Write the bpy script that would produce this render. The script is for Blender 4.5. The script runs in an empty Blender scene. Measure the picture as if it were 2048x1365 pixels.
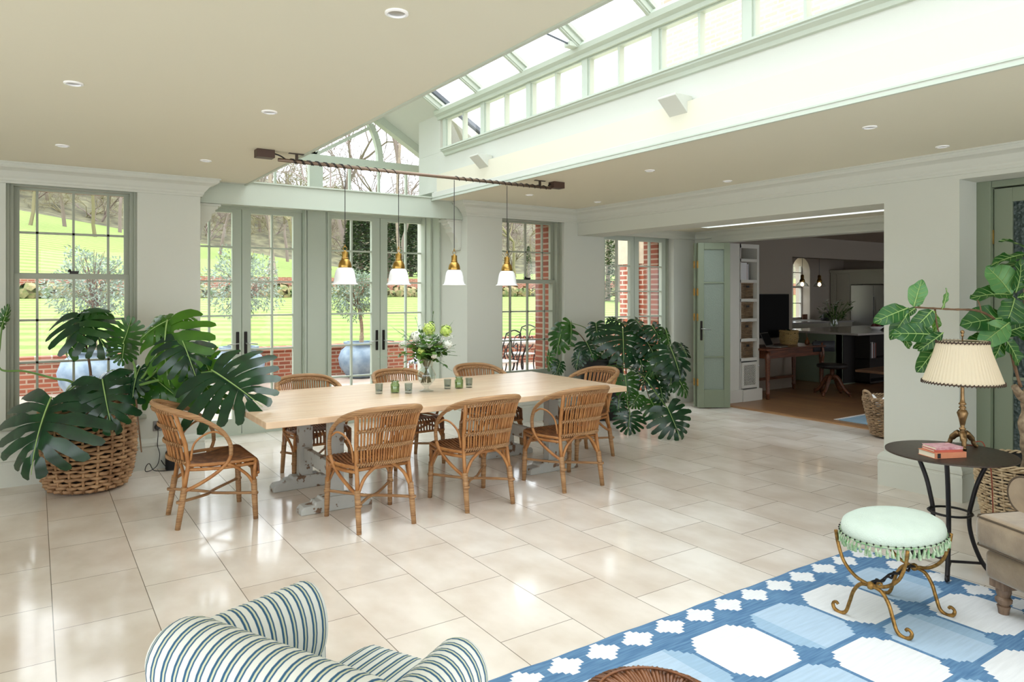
import bpy, math, random
from mathutils import Vector, Matrix
PI = math.pi
SKY, SUN, EXPO = 4.0, 0.8, 0.55
COL = bpy.context.scene.collection
random.seed(7)

# ---------------------------------------------------------------- camera geometry (used to read real positions)
F_PX, CX, HY, CAM_H = 1411.0, 1024.0, 586.0, 1.6
YAW = math.radians(34.06)
SN, CN = math.sin(YAW), math.cos(YAW)
def ray(u, v):
    r = (u - CX) / F_PX
    return Vector((SN + CN * r, CN - SN * r, (HY - v) / F_PX))
CAMP = Vector((0, 0, CAM_H))
def at_Y(u, v, Y):
    d = ray(u, v); return CAMP + d * (Y / d.y)
def at_X(u, v, X):
    d = ray(u, v); return CAMP + d * (X / d.x)
def at_Z(u, v, z=0.0):
    d = ray(u, v); return CAMP + d * ((z - CAM_H) / d.z)

# ---------------------------------------------------------------- materials
def srgb(r, g, b):
    def c(x):
        x /= 255.0
        return x / 12.92 if x <= 0.04045 else ((x + 0.055) / 1.055) ** 2.4
    return (c(r), c(g), c(b), 1.0)
def new_mat(name):
    m = bpy.data.materials.new(name); m.use_nodes = True
    nt = m.node_tree; nt.nodes.clear()
    out = nt.nodes.new('ShaderNodeOutputMaterial')
    return m, nt, out
def principled(nt, col, rough=0.6, metal=0.0, **kw):
    b = nt.nodes.new('ShaderNodeBsdfPrincipled')
    b.inputs['Base Color'].default_value = col
    b.inputs['Roughness'].default_value = rough
    b.inputs['Metallic'].default_value = metal
    for k, v in kw.items(): b.inputs[k].default_value = v
    return b
def node(nt, typ, **kw):
    n = nt.nodes.new(typ)
    for k, v in kw.items():
        if k in n.inputs.keys(): n.inputs[k].default_value = v
        else: setattr(n, k, v)
    return n
def mat(name, rgb, rough=0.6, metal=0.0, var=0.0, scale=8.0, bump=0.0, bscale=None, rgb2=None, stretch=None, coord='Object', detail=4.0, **kw):
    m, nt, out = new_mat(name)
    col = srgb(*rgb); b = principled(nt, col, rough, metal, **kw)
    L = nt.links.new
    if var or bump or rgb2:
        tc = nt.nodes.new('ShaderNodeTexCoord')
        mp = nt.nodes.new('ShaderNodeMapping')
        if stretch: mp.inputs['Scale'].default_value = stretch
        L(tc.outputs[coord], mp.inputs['Vector'])
        n = node(nt, 'ShaderNodeTexNoise', Scale=scale, Detail=detail)
        L(mp.outputs[0], n.inputs['Vector'])
        if var or rgb2:
            r = nt.nodes.new('ShaderNodeValToRGB')
            c2 = srgb(*rgb2) if rgb2 else tuple(min(1, c * (1 + var)) for c in col[:3]) + (1,)
            c1 = col if rgb2 else tuple(c * (1 - var) for c in col[:3]) + (1,)
            r.color_ramp.elements[0].position = 0.35; r.color_ramp.elements[0].color = c1
            r.color_ramp.elements[1].position = 0.65; r.color_ramp.elements[1].color = c2
            L(n.outputs['Fac'], r.inputs[0]); L(r.outputs[0], b.inputs['Base Color'])
        if bump:
            n2 = n
            if bscale:
                n2 = node(nt, 'ShaderNodeTexNoise', Scale=bscale, Detail=3.0); L(mp.outputs[0], n2.inputs['Vector'])
            bp = node(nt, 'ShaderNodeBump', Strength=bump, Distance=0.01)
            L(n2.outputs['Fac'], bp.inputs['Height']); L(bp.outputs[0], b.inputs['Normal'])
    L(b.outputs[0], out.inputs[0])
    return m
def glass_mat(name, tint=(1, 1, 1), rough=0.0, gloss=1.0, ior=1.45):
    m, nt, out = new_mat(name); L = nt.links.new
    t = node(nt, 'ShaderNodeBsdfTransparent', Color=(*tint, 1)); g = node(nt, 'ShaderNodeBsdfGlossy', Roughness=rough, Color=(1, 1, 1, 1))
    lw = node(nt, 'ShaderNodeLayerWeight', Blend=.5); fr = node(nt, 'ShaderNodeMath', operation='POWER'); L(lw.outputs['Facing'], fr.inputs[0]); fr.inputs[1].default_value = 4.0
    mul = node(nt, 'ShaderNodeMath', operation='MULTIPLY_ADD'); mul.inputs[1].default_value = .6 * gloss; mul.inputs[2].default_value = .035 * gloss
    mx = nt.nodes.new('ShaderNodeMixShader')
    L(fr.outputs[0], mul.inputs[0]); L(mul.outputs[0], mx.inputs[0]); L(t.outputs[0], mx.inputs[1]); L(g.outputs[0], mx.inputs[2])
    L(mx.outputs[0], out.inputs[0]); return m
def leaf_mat(name, rgb, rgb2, rough=0.3, trans=0.25, back=None, scale=9.0, tr=None):
    m, nt, out = new_mat(name); L = nt.links.new
    b = principled(nt, srgb(*rgb), rough); b.inputs['Specular IOR Level'].default_value = 0.5
    tc = nt.nodes.new('ShaderNodeTexCoord'); n = node(nt, 'ShaderNodeTexNoise', Scale=scale, Detail=3.0)
    L(tc.outputs['Object'], n.inputs['Vector'])
    r = nt.nodes.new('ShaderNodeValToRGB')
    r.color_ramp.elements[0].position = .35; r.color_ramp.elements[0].color = srgb(*rgb)
    r.color_ramp.elements[1].position = .7; r.color_ramp.elements[1].color = srgb(*rgb2)
    L(n.outputs['Fac'], r.inputs[0]); L(r.outputs[0], b.inputs['Base Color'])
    t = node(nt, 'ShaderNodeBsdfTranslucent'); t.inputs['Color'].default_value = srgb(*(tr or (90, 150, 30)))
    mx = nt.nodes.new('ShaderNodeMixShader'); mx.inputs[0].default_value = trans
    L(b.outputs[0], mx.inputs[1]); L(t.outputs[0], mx.inputs[2]); L(mx.outputs[0], out.inputs[0])
    return m

M = {}
M['wall'] = mat('wall_paint_sage', (202, 204, 194), 0.85, bump=0.08, bscale=220)
M['green'] = mat('joinery_paint_green', (186, 194, 180), 0.45)
M['sash'] = mat('sash_paint_shaded', (156, 161, 145), 0.45)  # sash tone lowered, its backlit shade is put into the colour
M['ceil'] = mat('ceiling_paint_cream', (214, 210, 190), 0.9)
M['white'] = mat('white_paint', (226, 228, 224), 0.5)
M['door'] = mat('folding_door_paint', (122, 131, 110), 0.45)
M['roofglass'] = glass_mat('roof_glass', (0.80, 0.82, 0.82), gloss=0.7)
M['glass'] = glass_mat('window_glass', (0.97, 0.985, 0.975), gloss=0.7)
M['clear'] = glass_mat('clear_glass', (0.93, 0.95, 0.94), gloss=1.6)
M['greyglass'] = glass_mat('smoky_tumbler_glass', (0.72, 0.77, 0.75), rough=0.1, gloss=2.0)
M['greenglass'] = glass_mat('green_jar_glass', (0.68, 0.78, 0.62), rough=0.05, gloss=2.2)
M['black'] = mat('black_plastic', (22, 22, 23), 0.45)
M['iron'] = mat('black_iron', (38, 35, 36), 0.45, 0.4, var=.2, scale=20)
M['dhandle'] = mat('dark_bronze', (42, 38, 36), 0.35, 0.7)
M['steel'] = mat('brushed_steel', (175, 175, 172), 0.3, 0.9)
M['brass'] = mat('aged_brass', (176, 140, 74), 0.28, 1.0, var=.25, scale=14)
M['abrass'] = mat('antique_brass', (140, 112, 78), 0.35, 0.9, var=.3, scale=20)
M['gold'] = mat('gilded_iron', (150, 112, 58), 0.38, 0.75, var=.45, scale=40, bump=.4)
M['opal'] = mat('white_enamel', (250, 250, 250), 0.2)
M['rattan'] = mat('rattan_cane', (156, 102, 56), 0.42, rgb2=(180, 128, 76), scale=14, stretch=(1, 1, 1), bump=.15)
M['rattan_seat'] = mat('rattan_seat_cane', (104, 66, 42), 0.45, rgb2=(138, 92, 58), scale=18, bump=.15)
M['wrap'] = mat('rattan_wrapping', (142, 102, 66), 0.55, rgb2=(184, 144, 100), scale=6, stretch=(1, 1, 40), bump=.5)
M['wicker'] = mat('grey_brown_willow', (150, 112, 78), 0.6, rgb2=(196, 158, 118), scale=10, bump=.3)
M['wicker2'] = mat('weathered_willow', (132, 108, 82), 0.65, rgb2=(178, 150, 118), scale=16, bump=.3)
M['wicker3'] = mat('pale_willow', (176, 152, 118), 0.6, rgb2=(206, 184, 150), scale=16, bump=.3)
M['darkrattan'] = mat('dark_rattan', (96, 58, 36), 0.35, rgb2=(140, 92, 60), scale=12, bump=.2)
M['leaf'] = leaf_mat('monstera_leaf_dark', (14, 42, 30), (26, 66, 40), 0.22, 0.10)
M['leafb'] = leaf_mat('monstera_leaf_light', (48, 92, 28), (74, 122, 36), 0.35, 0.35, tr=(120, 180, 40))
M['leafm'] = leaf_mat('monstera_leaf_mid', (26, 64, 26), (40, 86, 34), 0.3, 0.25)
M['fig'] = leaf_mat('fig_leaf', (26, 72, 34), (50, 102, 48), 0.35, 0.2)
M['figl'] = leaf_mat('fig_leaf_light', (84, 138, 84), (110, 160, 96), 0.4, 0.25)
M['vein'] = mat('leaf_rib', (146, 178, 104), 0.5)
M['stemg'] = mat('green_stem', (98, 132, 62), 0.45, var=.15)
M['stemb'] = mat('brown_stem', (110, 82, 58), 0.7, var=.25, bump=.4, scale=20)
M['bark'] = mat('fig_bark', (118, 98, 78), 0.8, rgb2=(172, 152, 124), scale=22, bump=.8)
M['soil'] = mat('potting_soil', (44, 34, 26), 0.95, var=.4, scale=60, bump=.6)
M['darkwood'] = mat('dark_mahogany', (74, 40, 26), 0.35, rgb2=(112, 64, 38), scale=5, stretch=(1, 12, 12))
M['legwood'] = mat('turned_oak', (96, 76, 60), 0.5, rgb2=(130, 106, 86), scale=8, stretch=(6, 6, 1))
M['velvet'] = mat('brown_velvet', (124, 104, 80), 0.9, rgb2=(154, 133, 106), scale=7, bump=.15, bscale=60, **{'Sheen Weight': 0.5})
M['piping'] = mat('velvet_piping', (84, 70, 54), 0.9)
M['mint'] = mat('mint_fabric', (200, 213, 200), 0.95, bump=.5, bscale=180, scale=10, var=.03)
M['fringe'] = mat('mint_fringe', (120, 164, 112), 0.95, rgb2=(186, 196, 172), scale=45)
M['tabletop_iron'] = mat('hammered_bronze_top', (70, 60, 52), 0.42, 0.5, var=.2, scale=60)
M['book_r'] = mat('red_cloth', (178, 84, 66), 0.7, var=.1)
M['book_o'] = mat('tan_cloth', (196, 126, 92), 0.7, var=.1)
M['book_p'] = mat('pink_paper_cover', (214, 176, 178), 0.7, rgb2=(170, 110, 120), scale=30, stretch=(1, 8, 1))
M['paper'] = mat('page_edges', (226, 214, 190), 0.9)
M['pot_black'] = mat('black_glazed_pot', (24, 28, 32), 0.35, var=.2)
M['pot_blue'] = mat('blue_grey_pot', (104, 124, 142), 0.6, rgb2=(140, 156, 168), scale=6, bump=.3)
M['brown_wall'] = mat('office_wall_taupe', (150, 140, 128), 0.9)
M['kitchen_white'] = mat('kitchen_cabinet_paint', (196, 194, 178), 0.6)
M['cab'] = mat('bookcase_paint', (206, 204, 196), 0.6)
M['sage'] = mat('island_paint_sage', (128, 142, 124), 0.6)
M['stone'] = mat('worktop_stone', (190, 186, 182), 0.15)
M['screen'] = mat('black_screen', (4, 4, 5), 0.6, **{'Specular IOR Level': .15})
M['oakfloor'] = mat('oak_threshold', (176, 134, 92), 0.5, rgb2=(150, 110, 74), scale=3, stretch=(8, 1, 1))
M['grass'] = mat('lawn_grass', (120, 150, 62), 0.95, rgb2=(148, 172, 84), scale=1.2)
M['patio'] = mat('patio_paving', (146, 128, 114), 0.9, rgb2=(172, 156, 142), scale=2)
M['woods'] = mat('leafless_woodland', (60, 56, 38), 1.0, rgb2=(104, 100, 72), scale=.9, detail=10)
M['twig'] = mat('bare_branches', (118, 104, 96), 0.9)
M['twigm'] = mat('bare_branches_mossy', (116, 108, 78), 0.9)
M['trunk'] = mat('tree_trunk', (132, 118, 104), 0.9, var=.2)
M['conifer'] = mat('conifer_green', (50, 70, 46), 0.9, rgb2=(84, 100, 62), scale=3)
M['olive'] = leaf_mat('olive_leaves', (104, 122, 108), (142, 156, 140), 0.5, 0.15, tr=(140, 160, 110))
M['flowerbed'] = mat('border_planting', (72, 96, 48), 0.95, rgb2=(150, 130, 96), scale=4)
M['lead'] = mat('lead_roofing', (92, 98, 108), 0.6)
M['slate'] = mat('roof_tiles', (120, 84, 70), 0.9, var=.2, scale=30)
M['lampglow'], _nt, _o = new_mat('warm_bulb_glass')
_e = node(_nt, 'ShaderNodeEmission', Color=(1.0, 0.72, 0.45, 1), Strength=4.0); _nt.links.new(_e.outputs[0], _o.inputs[0])

def brick_mat(name, c1, c2, mortar, scale, vec='YZ', rough=0.9, sizes=(0.225, 0.075), msize=0.012):
    m, nt, out = new_mat(name); L = nt.links.new
    tc = nt.nodes.new('ShaderNodeTexCoord'); sep = nt.nodes.new('ShaderNodeSeparateXYZ'); L(tc.outputs['Object'], sep.inputs[0])
    cb = nt.nodes.new('ShaderNodeCombineXYZ')
    ax = {'X': 0, 'Y': 1, 'Z': 2}
    L(sep.outputs[ax[vec[0]]], cb.inputs[0]); L(sep.outputs[ax[vec[1]]], cb.inputs[1])
    br = nt.nodes.new('ShaderNodeTexBrick'); L(cb.outputs[0], br.inputs['Vector'])
    br.inputs['Color1'].default_value = srgb(*c1); br.inputs['Color2'].default_value = srgb(*c2); br.inputs['Mortar'].default_value = srgb(*mortar)
    br.inputs['Scale'].default_value = 1.0; br.inputs['Mortar Size'].default_value = msize; br.inputs['Brick Width'].default_value = sizes[0]
    br.inputs['Row Height'].default_value = sizes[1]; br.inputs['Bias'].default_value = -0.2; br.inputs['Mortar Smooth'].default_value = 0.1
    b = principled(nt, (1, 1, 1, 1), rough); L(br.outputs['Color'], b.inputs['Base Color'])
    L(b.outputs[0], out.inputs[0]); return m
M['brickX'] = brick_mat('red_brick_side', (176, 98, 70), (150, 78, 58), (206, 190, 172), 1, 'YZ')
M['brickhaze'] = brick_mat('glare_washed_house_brick', (206, 164, 146), (196, 150, 132), (222, 208, 196), 1, 'YZ')  # brick colours paled to paint in the glare that washes out the house
M['brickY'] = brick_mat('red_brick_front', (150, 84, 60), (118, 64, 48), (164, 140, 120), 1, 'XZ')

# travertine tile floor: running bond, 0.639 m long (Y) x 0.4225 m wide (X)
def floor_mat():
    m, nt, out = new_mat('travertine_tiles'); L = nt.links.new
    tc = nt.nodes.new('ShaderNodeTexCoord'); sep = nt.nodes.new('ShaderNodeSeparateXYZ'); L(tc.outputs['Object'], sep.inputs[0])
    cb = nt.nodes.new('ShaderNodeCombineXYZ'); L(sep.outputs[1], cb.inputs[0]); L(sep.outputs[0], cb.inputs[1])
    mp = nt.nodes.new('ShaderNodeMapping'); L(cb.outputs[0], mp.inputs[0])
    mp.inputs['Location'].default_value = (-0.145 + 0.3195 + 0.639 * 20, -0.073 + 0.4225 * 20, 0)
    def brick(c1, c2, mo, ms, sm):
        br = nt.nodes.new('ShaderNodeTexBrick'); L(mp.outputs[0], br.inputs['Vector'])
        br.inputs['Color1'].default_value = c1; br.inputs['Color2'].default_value = c2; br.inputs['Mortar'].default_value = mo
        br.inputs['Scale'].default_value = 1.0; br.inputs['Mortar Size'].default_value = ms; br.inputs['Mortar Smooth'].default_value = sm
        br.inputs['Brick Width'].default_value = 0.639; br.inputs['Row Height'].default_value = 0.4225; br.inputs['Bias'].default_value = 0.0
        return br
    br = brick(srgb(239, 232, 223), srgb(225, 214, 202), srgb(140, 132, 120), 0.0022, 0.1)
    n1 = node(nt, 'ShaderNodeTexNoise', Scale=2.2, Detail=6.0); mp2 = nt.nodes.new('ShaderNodeMapping'); mp2.inputs['Scale'].default_value = (1.6, 1.0, 1.0)
    L(tc.outputs['Object'], mp2.inputs[0]); L(mp2.outputs[0], n1.inputs['Vector'])
    r = nt.nodes.new('ShaderNodeValToRGB'); r.color_ramp.elements[0].position = .3; r.color_ramp.elements[0].color = srgb(222, 213, 203)
    r.color_ramp.elements[1].position = .65; r.color_ramp.elements[1].color = (1, 1, 1, 1)
    L(n1.outputs['Fac'], r.inputs[0])
    mx = node(nt, 'ShaderNodeMix', data_type='RGBA', blend_type='MULTIPLY'); mx.inputs[0].default_value = 0.7
    L(br.outputs['Color'], mx.inputs[6]); L(r.outputs[0], mx.inputs[7])
    b = principled(nt, (1, 1, 1, 1), 0.16); L(mx.outputs[2], b.inputs['Base Color'])
    n2 = node(nt, 'ShaderNodeTexNoise', Scale=5.0, Detail=5.0); L(tc.outputs['Object'], n2.inputs['Vector'])
    mr = node(nt, 'ShaderNodeMapRange'); mr.inputs[3].default_value = .06; mr.inputs[4].default_value = .18; L(n2.outputs['Fac'], mr.inputs[0]); L(mr.outputs[0], b.inputs['Roughness'])
    bp = node(nt, 'ShaderNodeBump', Strength=0.4, Distance=0.002); bp.invert = True
    L(br.outputs['Fac'], bp.inputs['Height']); L(bp.outputs[0], b.inputs['Normal'])
    L(b.outputs[0], out.inputs[0]); return m
M['floor'] = floor_mat()
def plank_mat(name, c1, c2, mo, vec='XY', w=1.8, h=0.18, rough=0.4, ms=0.002, grain=True):
    m, nt, out = new_mat(name); L = nt.links.new
    tc = nt.nodes.new('ShaderNodeTexCoord'); sep = nt.nodes.new('ShaderNodeSeparateXYZ'); L(tc.outputs['Object'], sep.inputs[0])
    cb = nt.nodes.new('ShaderNodeCombineXYZ'); ax = {'X': 0, 'Y': 1, 'Z': 2}
    L(sep.outputs[ax[vec[0]]], cb.inputs[0]); L(sep.outputs[ax[vec[1]]], cb.inputs[1])
    br = nt.nodes.new('ShaderNodeTexBrick'); L(cb.outputs[0], br.inputs['Vector'])
    br.inputs['Color1'].default_value = srgb(*c1); br.inputs['Color2'].default_value = srgb(*c2); br.inputs['Mortar'].default_value = srgb(*mo)
    br.inputs['Scale'].default_value = 1.0; br.inputs['Mortar Size'].default_value = ms; br.inputs['Brick Width'].default_value = w
    br.inputs['Row Height'].default_value = h; br.inputs['Bias'].default_value = 0
    n1 = node(nt, 'ShaderNodeTexNoise', Scale=3.0, Detail=6.0); mp2 = nt.nodes.new('ShaderNodeMapping'); mp2.inputs['Scale'].default_value = (1, 14, 1)
    L(cb.outputs[0], mp2.inputs[0]); L(mp2.outputs[0], n1.inputs['Vector'])
    r = nt.nodes.new('ShaderNodeValToRGB'); r.color_ramp.elements[0].position = .3; r.color_ramp.elements[0].color = (.72, .66, .6, 1)
    r.color_ramp.elements[1].position = .65; r.color_ramp.elements[1].color = (1, 1, 1, 1)
    L(n1.outputs['Fac'], r.inputs[0])
    mx = node(nt, 'ShaderNodeMix', data_type='RGBA', blend_type='MULTIPLY'); mx.inputs[0].default_value = 0.6
    L(br.outputs['Color'], mx.inputs[6]); L(r.outputs[0], mx.inputs[7])
    b = principled(nt, (1, 1, 1, 1), rough); L(mx.outputs[2], b.inputs['Base Color']); L(b.outputs[0], out.inputs[0]); return m
M['oak'] = plank_mat('oak_floorboards', (160, 122, 86), (136, 100, 70), (70, 50, 34), 'YX', 1.9, 0.2, .35)
M['butcher'] = plank_mat('beech_block_top', (234, 208, 178), (224, 192, 158), (206, 172, 136), 'XY', 0.5, 0.042, .32, .0006)
M['distressed'] = mat('distressed_grey_paint', (186, 188, 182), 0.7, rgb2=(150, 150, 144), scale=5, bump=.3)
def worn(name):
    m, nt, out = new_mat(name); L = nt.links.new
    tc = nt.nodes.new('ShaderNodeTexCoord'); n = node(nt, 'ShaderNodeTexNoise', Scale=14.0, Detail=8.0); L(tc.outputs['Object'], n.inputs['Vector'])
    r = nt.nodes.new('ShaderNodeValToRGB'); e = r.color_ramp.elements
    e[0].position = .0; e[0].color = srgb(188, 190, 186); e[1].position = .60; e[1].color = srgb(180, 182, 178)
    a = e.new(.63); a.color = srgb(118, 92, 72)
    L(n.outputs['Fac'], r.inputs[0]); b = principled(nt, (1, 1, 1, 1), .65); L(r.outputs[0], b.inputs['Base Color']); L(b.outputs[0], out.inputs[0]); return m
M['worn'] = worn('worn_painted_timber')
def frosted(name, rgb, scale, strength, tmix=.5, tcol=None):
    m, nt, out = new_mat(name); L = nt.links.new
    tc = nt.nodes.new('ShaderNodeTexCoord'); v = node(nt, 'ShaderNodeTexVoronoi', Scale=scale); L(tc.outputs['Object'], v.inputs['Vector'])
    bp = node(nt, 'ShaderNodeBump', Strength=strength, Distance=0.02); L(v.outputs['Distance'], bp.inputs['Height'])
    b = principled(nt, srgb(*rgb), .15); L(bp.outputs[0], b.inputs['Normal'])
    t = node(nt, 'ShaderNodeBsdfTranslucent', Color=srgb(*(tcol or rgb))); mx = nt.nodes.new('ShaderNodeMixShader'); mx.inputs[0].default_value = tmix
    L(b.outputs[0], mx.inputs[1]); L(t.outputs[0], mx.inputs[2]); L(mx.outputs[0], out.inputs[0]); return m
M['frost'] = frosted('textured_glass_green', (170, 182, 170), 60, .35, .5, (204, 212, 202))
M['ripple'] = frosted('rippled_glass_dark', (84, 98, 96), 40, 1.0, .35, (150, 168, 160))
def stripe_mat():
    m, nt, out = new_mat('blue_ticking_stripe'); L = nt.links.new
    uv = nt.nodes.new('ShaderNodeUVMap'); sep = nt.nodes.new('ShaderNodeSeparateXYZ'); L(uv.outputs[0], sep.inputs[0])
    fr = node(nt, 'ShaderNodeMath', operation='FRACT'); L(sep.outputs[0], fr.inputs[0])
    r = nt.nodes.new('ShaderNodeValToRGB'); r.color_ramp.interpolation = 'LINEAR'
    e = r.color_ramp.elements; W = srgb(226, 230, 226); Bl = srgb(44, 92, 128); Cr = srgb(206, 212, 186)
    e[0].position = 0; e[0].color = W; e[1].position = 1; e[1].color = W
    for p, c in ((.24, W), (.30, Bl), (.44, Bl), (.50, Cr), (.60, Cr), (.66, Bl), (.74, Bl), (.80, W)):
        x = e.new(p); x.color = c
    L(fr.outputs[0], r.inputs[0])
    b = principled(nt, (1, 1, 1, 1), .9); L(r.outputs[0], b.inputs['Base Color']); 
    n = node(nt, 'ShaderNodeTexNoise', Scale=400.0); bp = node(nt, 'ShaderNodeBump', Strength=.2, Distance=.003); L(n.outputs['Fac'], bp.inputs['Height']); L(bp.outputs[0], b.inputs['Normal'])
    L(b.outputs[0], out.inputs[0]); return m
M['stripe'] = stripe_mat()
def grass_mat():
    m, nt, out = new_mat('mown_striped_lawn'); L = nt.links.new
    tc = nt.nodes.new('ShaderNodeTexCoord')
    mp = nt.nodes.new('ShaderNodeMapping'); mp.inputs['Rotation'].default_value = (0, 0, math.radians(18)); L(tc.outputs['Object'], mp.inputs[0])
    w = node(nt, 'ShaderNodeTexWave', Scale=0.28, Distortion=1.5); w.bands_direction = 'Y'; w.inputs['Detail'].default_value = 2.0; L(mp.outputs[0], w.inputs['Vector'])
    r = nt.nodes.new('ShaderNodeValToRGB'); r.color_ramp.elements[0].position = .35; r.color_ramp.elements[0].color = srgb(108, 126, 66)
    r.color_ramp.elements[1].position = .65; r.color_ramp.elements[1].color = srgb(128, 142, 84)
    L(w.outputs['Fac'], r.inputs[0])
    n = node(nt, 'ShaderNodeTexNoise', Scale=6.0, Detail=6.0); L(tc.outputs['Object'], n.inputs['Vector'])
    mx = node(nt, 'ShaderNodeMix', data_type='RGBA', blend_type='OVERLAY'); mx.inputs[0].default_value = 0.4
    L(r.outputs[0], mx.inputs[6]); L(n.outputs['Fac'], mx.inputs[7])
    b = principled(nt, (1, 1, 1, 1), .95); b.inputs['Specular IOR Level'].default_value = .1
    L(mx.outputs[2], b.inputs['Base Color']); L(b.outputs[0], out.inputs[0]); return m
M['lawn'] = grass_mat()

# ---------------------------------------------------------------- mesh builder
class MB:
    def __init__(s): s.v = []; s.f = []; s.m = []; s.uv = None
    def quad(s, a, b, c, d, mi=0):
        n = len(s.v); s.v += [tuple(a), tuple(b), tuple(c), tuple(d)]; s.f.append((n, n + 1, n + 2, n + 3)); s.m.append(mi)
    def box(s, x0, x1, y0, y1, z0, z1, mi=0):
        if x0 > x1: x0, x1 = x1, x0
        if y0 > y1: y0, y1 = y1, y0
        if z0 > z1: z0, z1 = z1, z0
        n = len(s.v)
        s.v += [(x0, y0, z0), (x1, y0, z0), (x1, y1, z0), (x0, y1, z0), (x0, y0, z1), (x1, y0, z1), (x1, y1, z1), (x0, y1, z1)]
        for f in ((0, 3, 2, 1), (4, 5, 6, 7), (0, 1, 5, 4), (1, 2, 6, 5), (2, 3, 7, 6), (3, 0, 4, 7)):
            s.f.append(tuple(n + i for i in f)); s.m.append(mi)
        return s
    def obox(s, c, ax, ay, az, mi=0):   # oriented box: centre and half-axis vectors
        c = Vector(c); ax = Vector(ax); ay = Vector(ay); az = Vector(az); n = len(s.v)
        for sx, sy, sz in ((-1, -1, -1), (1, -1, -1), (1, 1, -1), (-1, 1, -1), (-1, -1, 1), (1, -1, 1), (1, 1, 1), (-1, 1, 1)):
            s.v.append(tuple(c + ax * sx + ay * sy + az * sz))
        for f in ((0, 3, 2, 1), (4, 5, 6, 7), (0, 1, 5, 4), (1, 2, 6, 5), (2, 3, 7, 6), (3, 0, 4, 7)):
            s.f.append(tuple(n + i for i in f)); s.m.append(mi)
        return s
    def beam(s, a, b, w, h, up=(0, 0, 1), mi=0):  # bar from a to b, w across, h along up
        a = Vector(a); b = Vector(b); d = (b - a); L = d.length; d.normalize(); up = Vector(up)
        side = d.cross(up).normalized(); u2 = side.cross(d).normalized()
        return s.obox((a + b) / 2, d * L / 2, side * w / 2, u2 * h / 2, mi)
    def tube(s, pts, r, n=6, closed=False, cap=True, mi=0, flat=1.0):
        P = [Vector(p) for p in pts]; k = len(P)
        if not isinstance(r, (list, tuple)): r = [r] * k
        base = len(s.v); prev = None
        for i in range(k):
            if closed: t = P[(i + 1) % k] - P[i - 1]
            else: t = P[min(i + 1, k - 1)] - P[max(i - 1, 0)]
            if t.length < 1e-9: t = Vector((0, 0, 1))
            t.normalize()
            if prev is None:
                a = Vector((0, 0, 1)) if abs(t.z) < .9 else Vector((1, 0, 0))
                nrm = t.cross(a).normalized()
            else:
                nrm = prev - t * prev.dot(t)
                if nrm.length < 1e-6: nrm = t.cross(Vector((1, 0, 0)))
                nrm.normalize()
            prev = nrm; bn = t.cross(nrm)
            for j in range(n):
                a = 2 * PI * j / n
                s.v.append(tuple(P[i] + nrm * math.cos(a) * r[i] + bn * math.sin(a) * r[i] * flat))
        for i in range(k if closed else k - 1):
            i2 = (i + 1) % k
            for j in range(n):
                j2 = (j + 1) % n
                s.f.append((base + i * n + j, base + i * n + j2, base + i2 * n + j2, base + i2 * n + j)); s.m.append(mi)
        if cap and not closed:
            s.f.append(tuple(base + j for j in range(n))[::-1]); s.m.append(mi)
            s.f.append(tuple(base + (k - 1) * n + j for j in range(n))); s.m.append(mi)
        return s
    def lathe(s, prof, n=24, c=(0, 0, 0), cap0=True, cap1=True, mi=0, sx=1, sy=1, ripple=0, rn=0):
        b = len(s.v); k = len(prof)
        for (r, z) in prof:
            for j in range(n):
                a = 2 * PI * j / n; rr = r * (1 + ripple * math.cos(rn * a)) if rn else r
                s.v.append((c[0] + rr * math.cos(a) * sx, c[1] + rr * math.sin(a) * sy, c[2] + z))
        for i in range(k - 1):
            for j in range(n):
                j2 = (j + 1) % n
                s.f.append((b + i * n + j, b + i * n + j2, b + (i + 1) * n + j2, b + (i + 1) * n + j)); s.m.append(mi)
        if cap0: s.f.append(tuple(b + j for j in range(n))[::-1]); s.m.append(mi)
        if cap1: s.f.append(tuple(b + (k - 1) * n + j for j in range(n))); s.m.append(mi)
        return s
    def prism(s, poly, origin, ex, ey, ez, depth, mi=0):  # polygon in (ex,ey) plane extruded along ez
        o = Vector(origin); ex = Vector(ex); ey = Vector(ey); ez = Vector(ez); n = len(poly); b = len(s.v)
        for d in (0, depth):
            for (x, y) in poly: s.v.append(tuple(o + ex * x + ey * y + ez * d))
        s.f.append(tuple(b + i for i in range(n))[::-1]); s.m.append(mi)
        s.f.append(tuple(b + n + i for i in range(n))); s.m.append(mi)
        for i in range(n):
            j = (i + 1) % n; s.f.append((b + i, b + j, b + n + j, b + n + i)); s.m.append(mi)
        return s
    def sweep(s, path, prof, closed=False, mi=0):   # path of (x,y); prof of (out, z); out = left-hand side of travel
        P = [Vector((x, y)) for x, y in path]; k = len(P); m = len(prof); b = len(s.v)
        for i in range(k):
            if closed: d0 = P[i] - P[i - 1]; d1 = P[(i + 1) % k] - P[i]
            else:
                d0 = P[i] - P[i - 1] if i else P[1] - P[0]
                d1 = P[i + 1] - P[i] if i < k - 1 else P[i] - P[i - 1]
            d0.normalize(); d1.normalize(); n0 = Vector((-d0.y, d0.x)); n1 = Vector((-d1.y, d1.x))
            q = (n0 + n1); q = q / max(.2, (1 + n0.dot(n1)))
            for (o, z) in prof: s.v.append((P[i].x + q.x * o, P[i].y + q.y * o, z))
        for i in range(k if closed else k - 1):
            i2 = (i + 1) % k
            for j in range(m - 1):
                s.f.append((b + i * m + j, b + i2 * m + j, b + i2 * m + j + 1, b + i * m + j + 1)); s.m.append(mi)
        if not closed:
            s.f.append(tuple(b + j for j in range(m))); s.m.append(mi)
            s.f.append(tuple(b + (k - 1) * m + j for j in range(m))[::-1]); s.m.append(mi)
        return s
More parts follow.
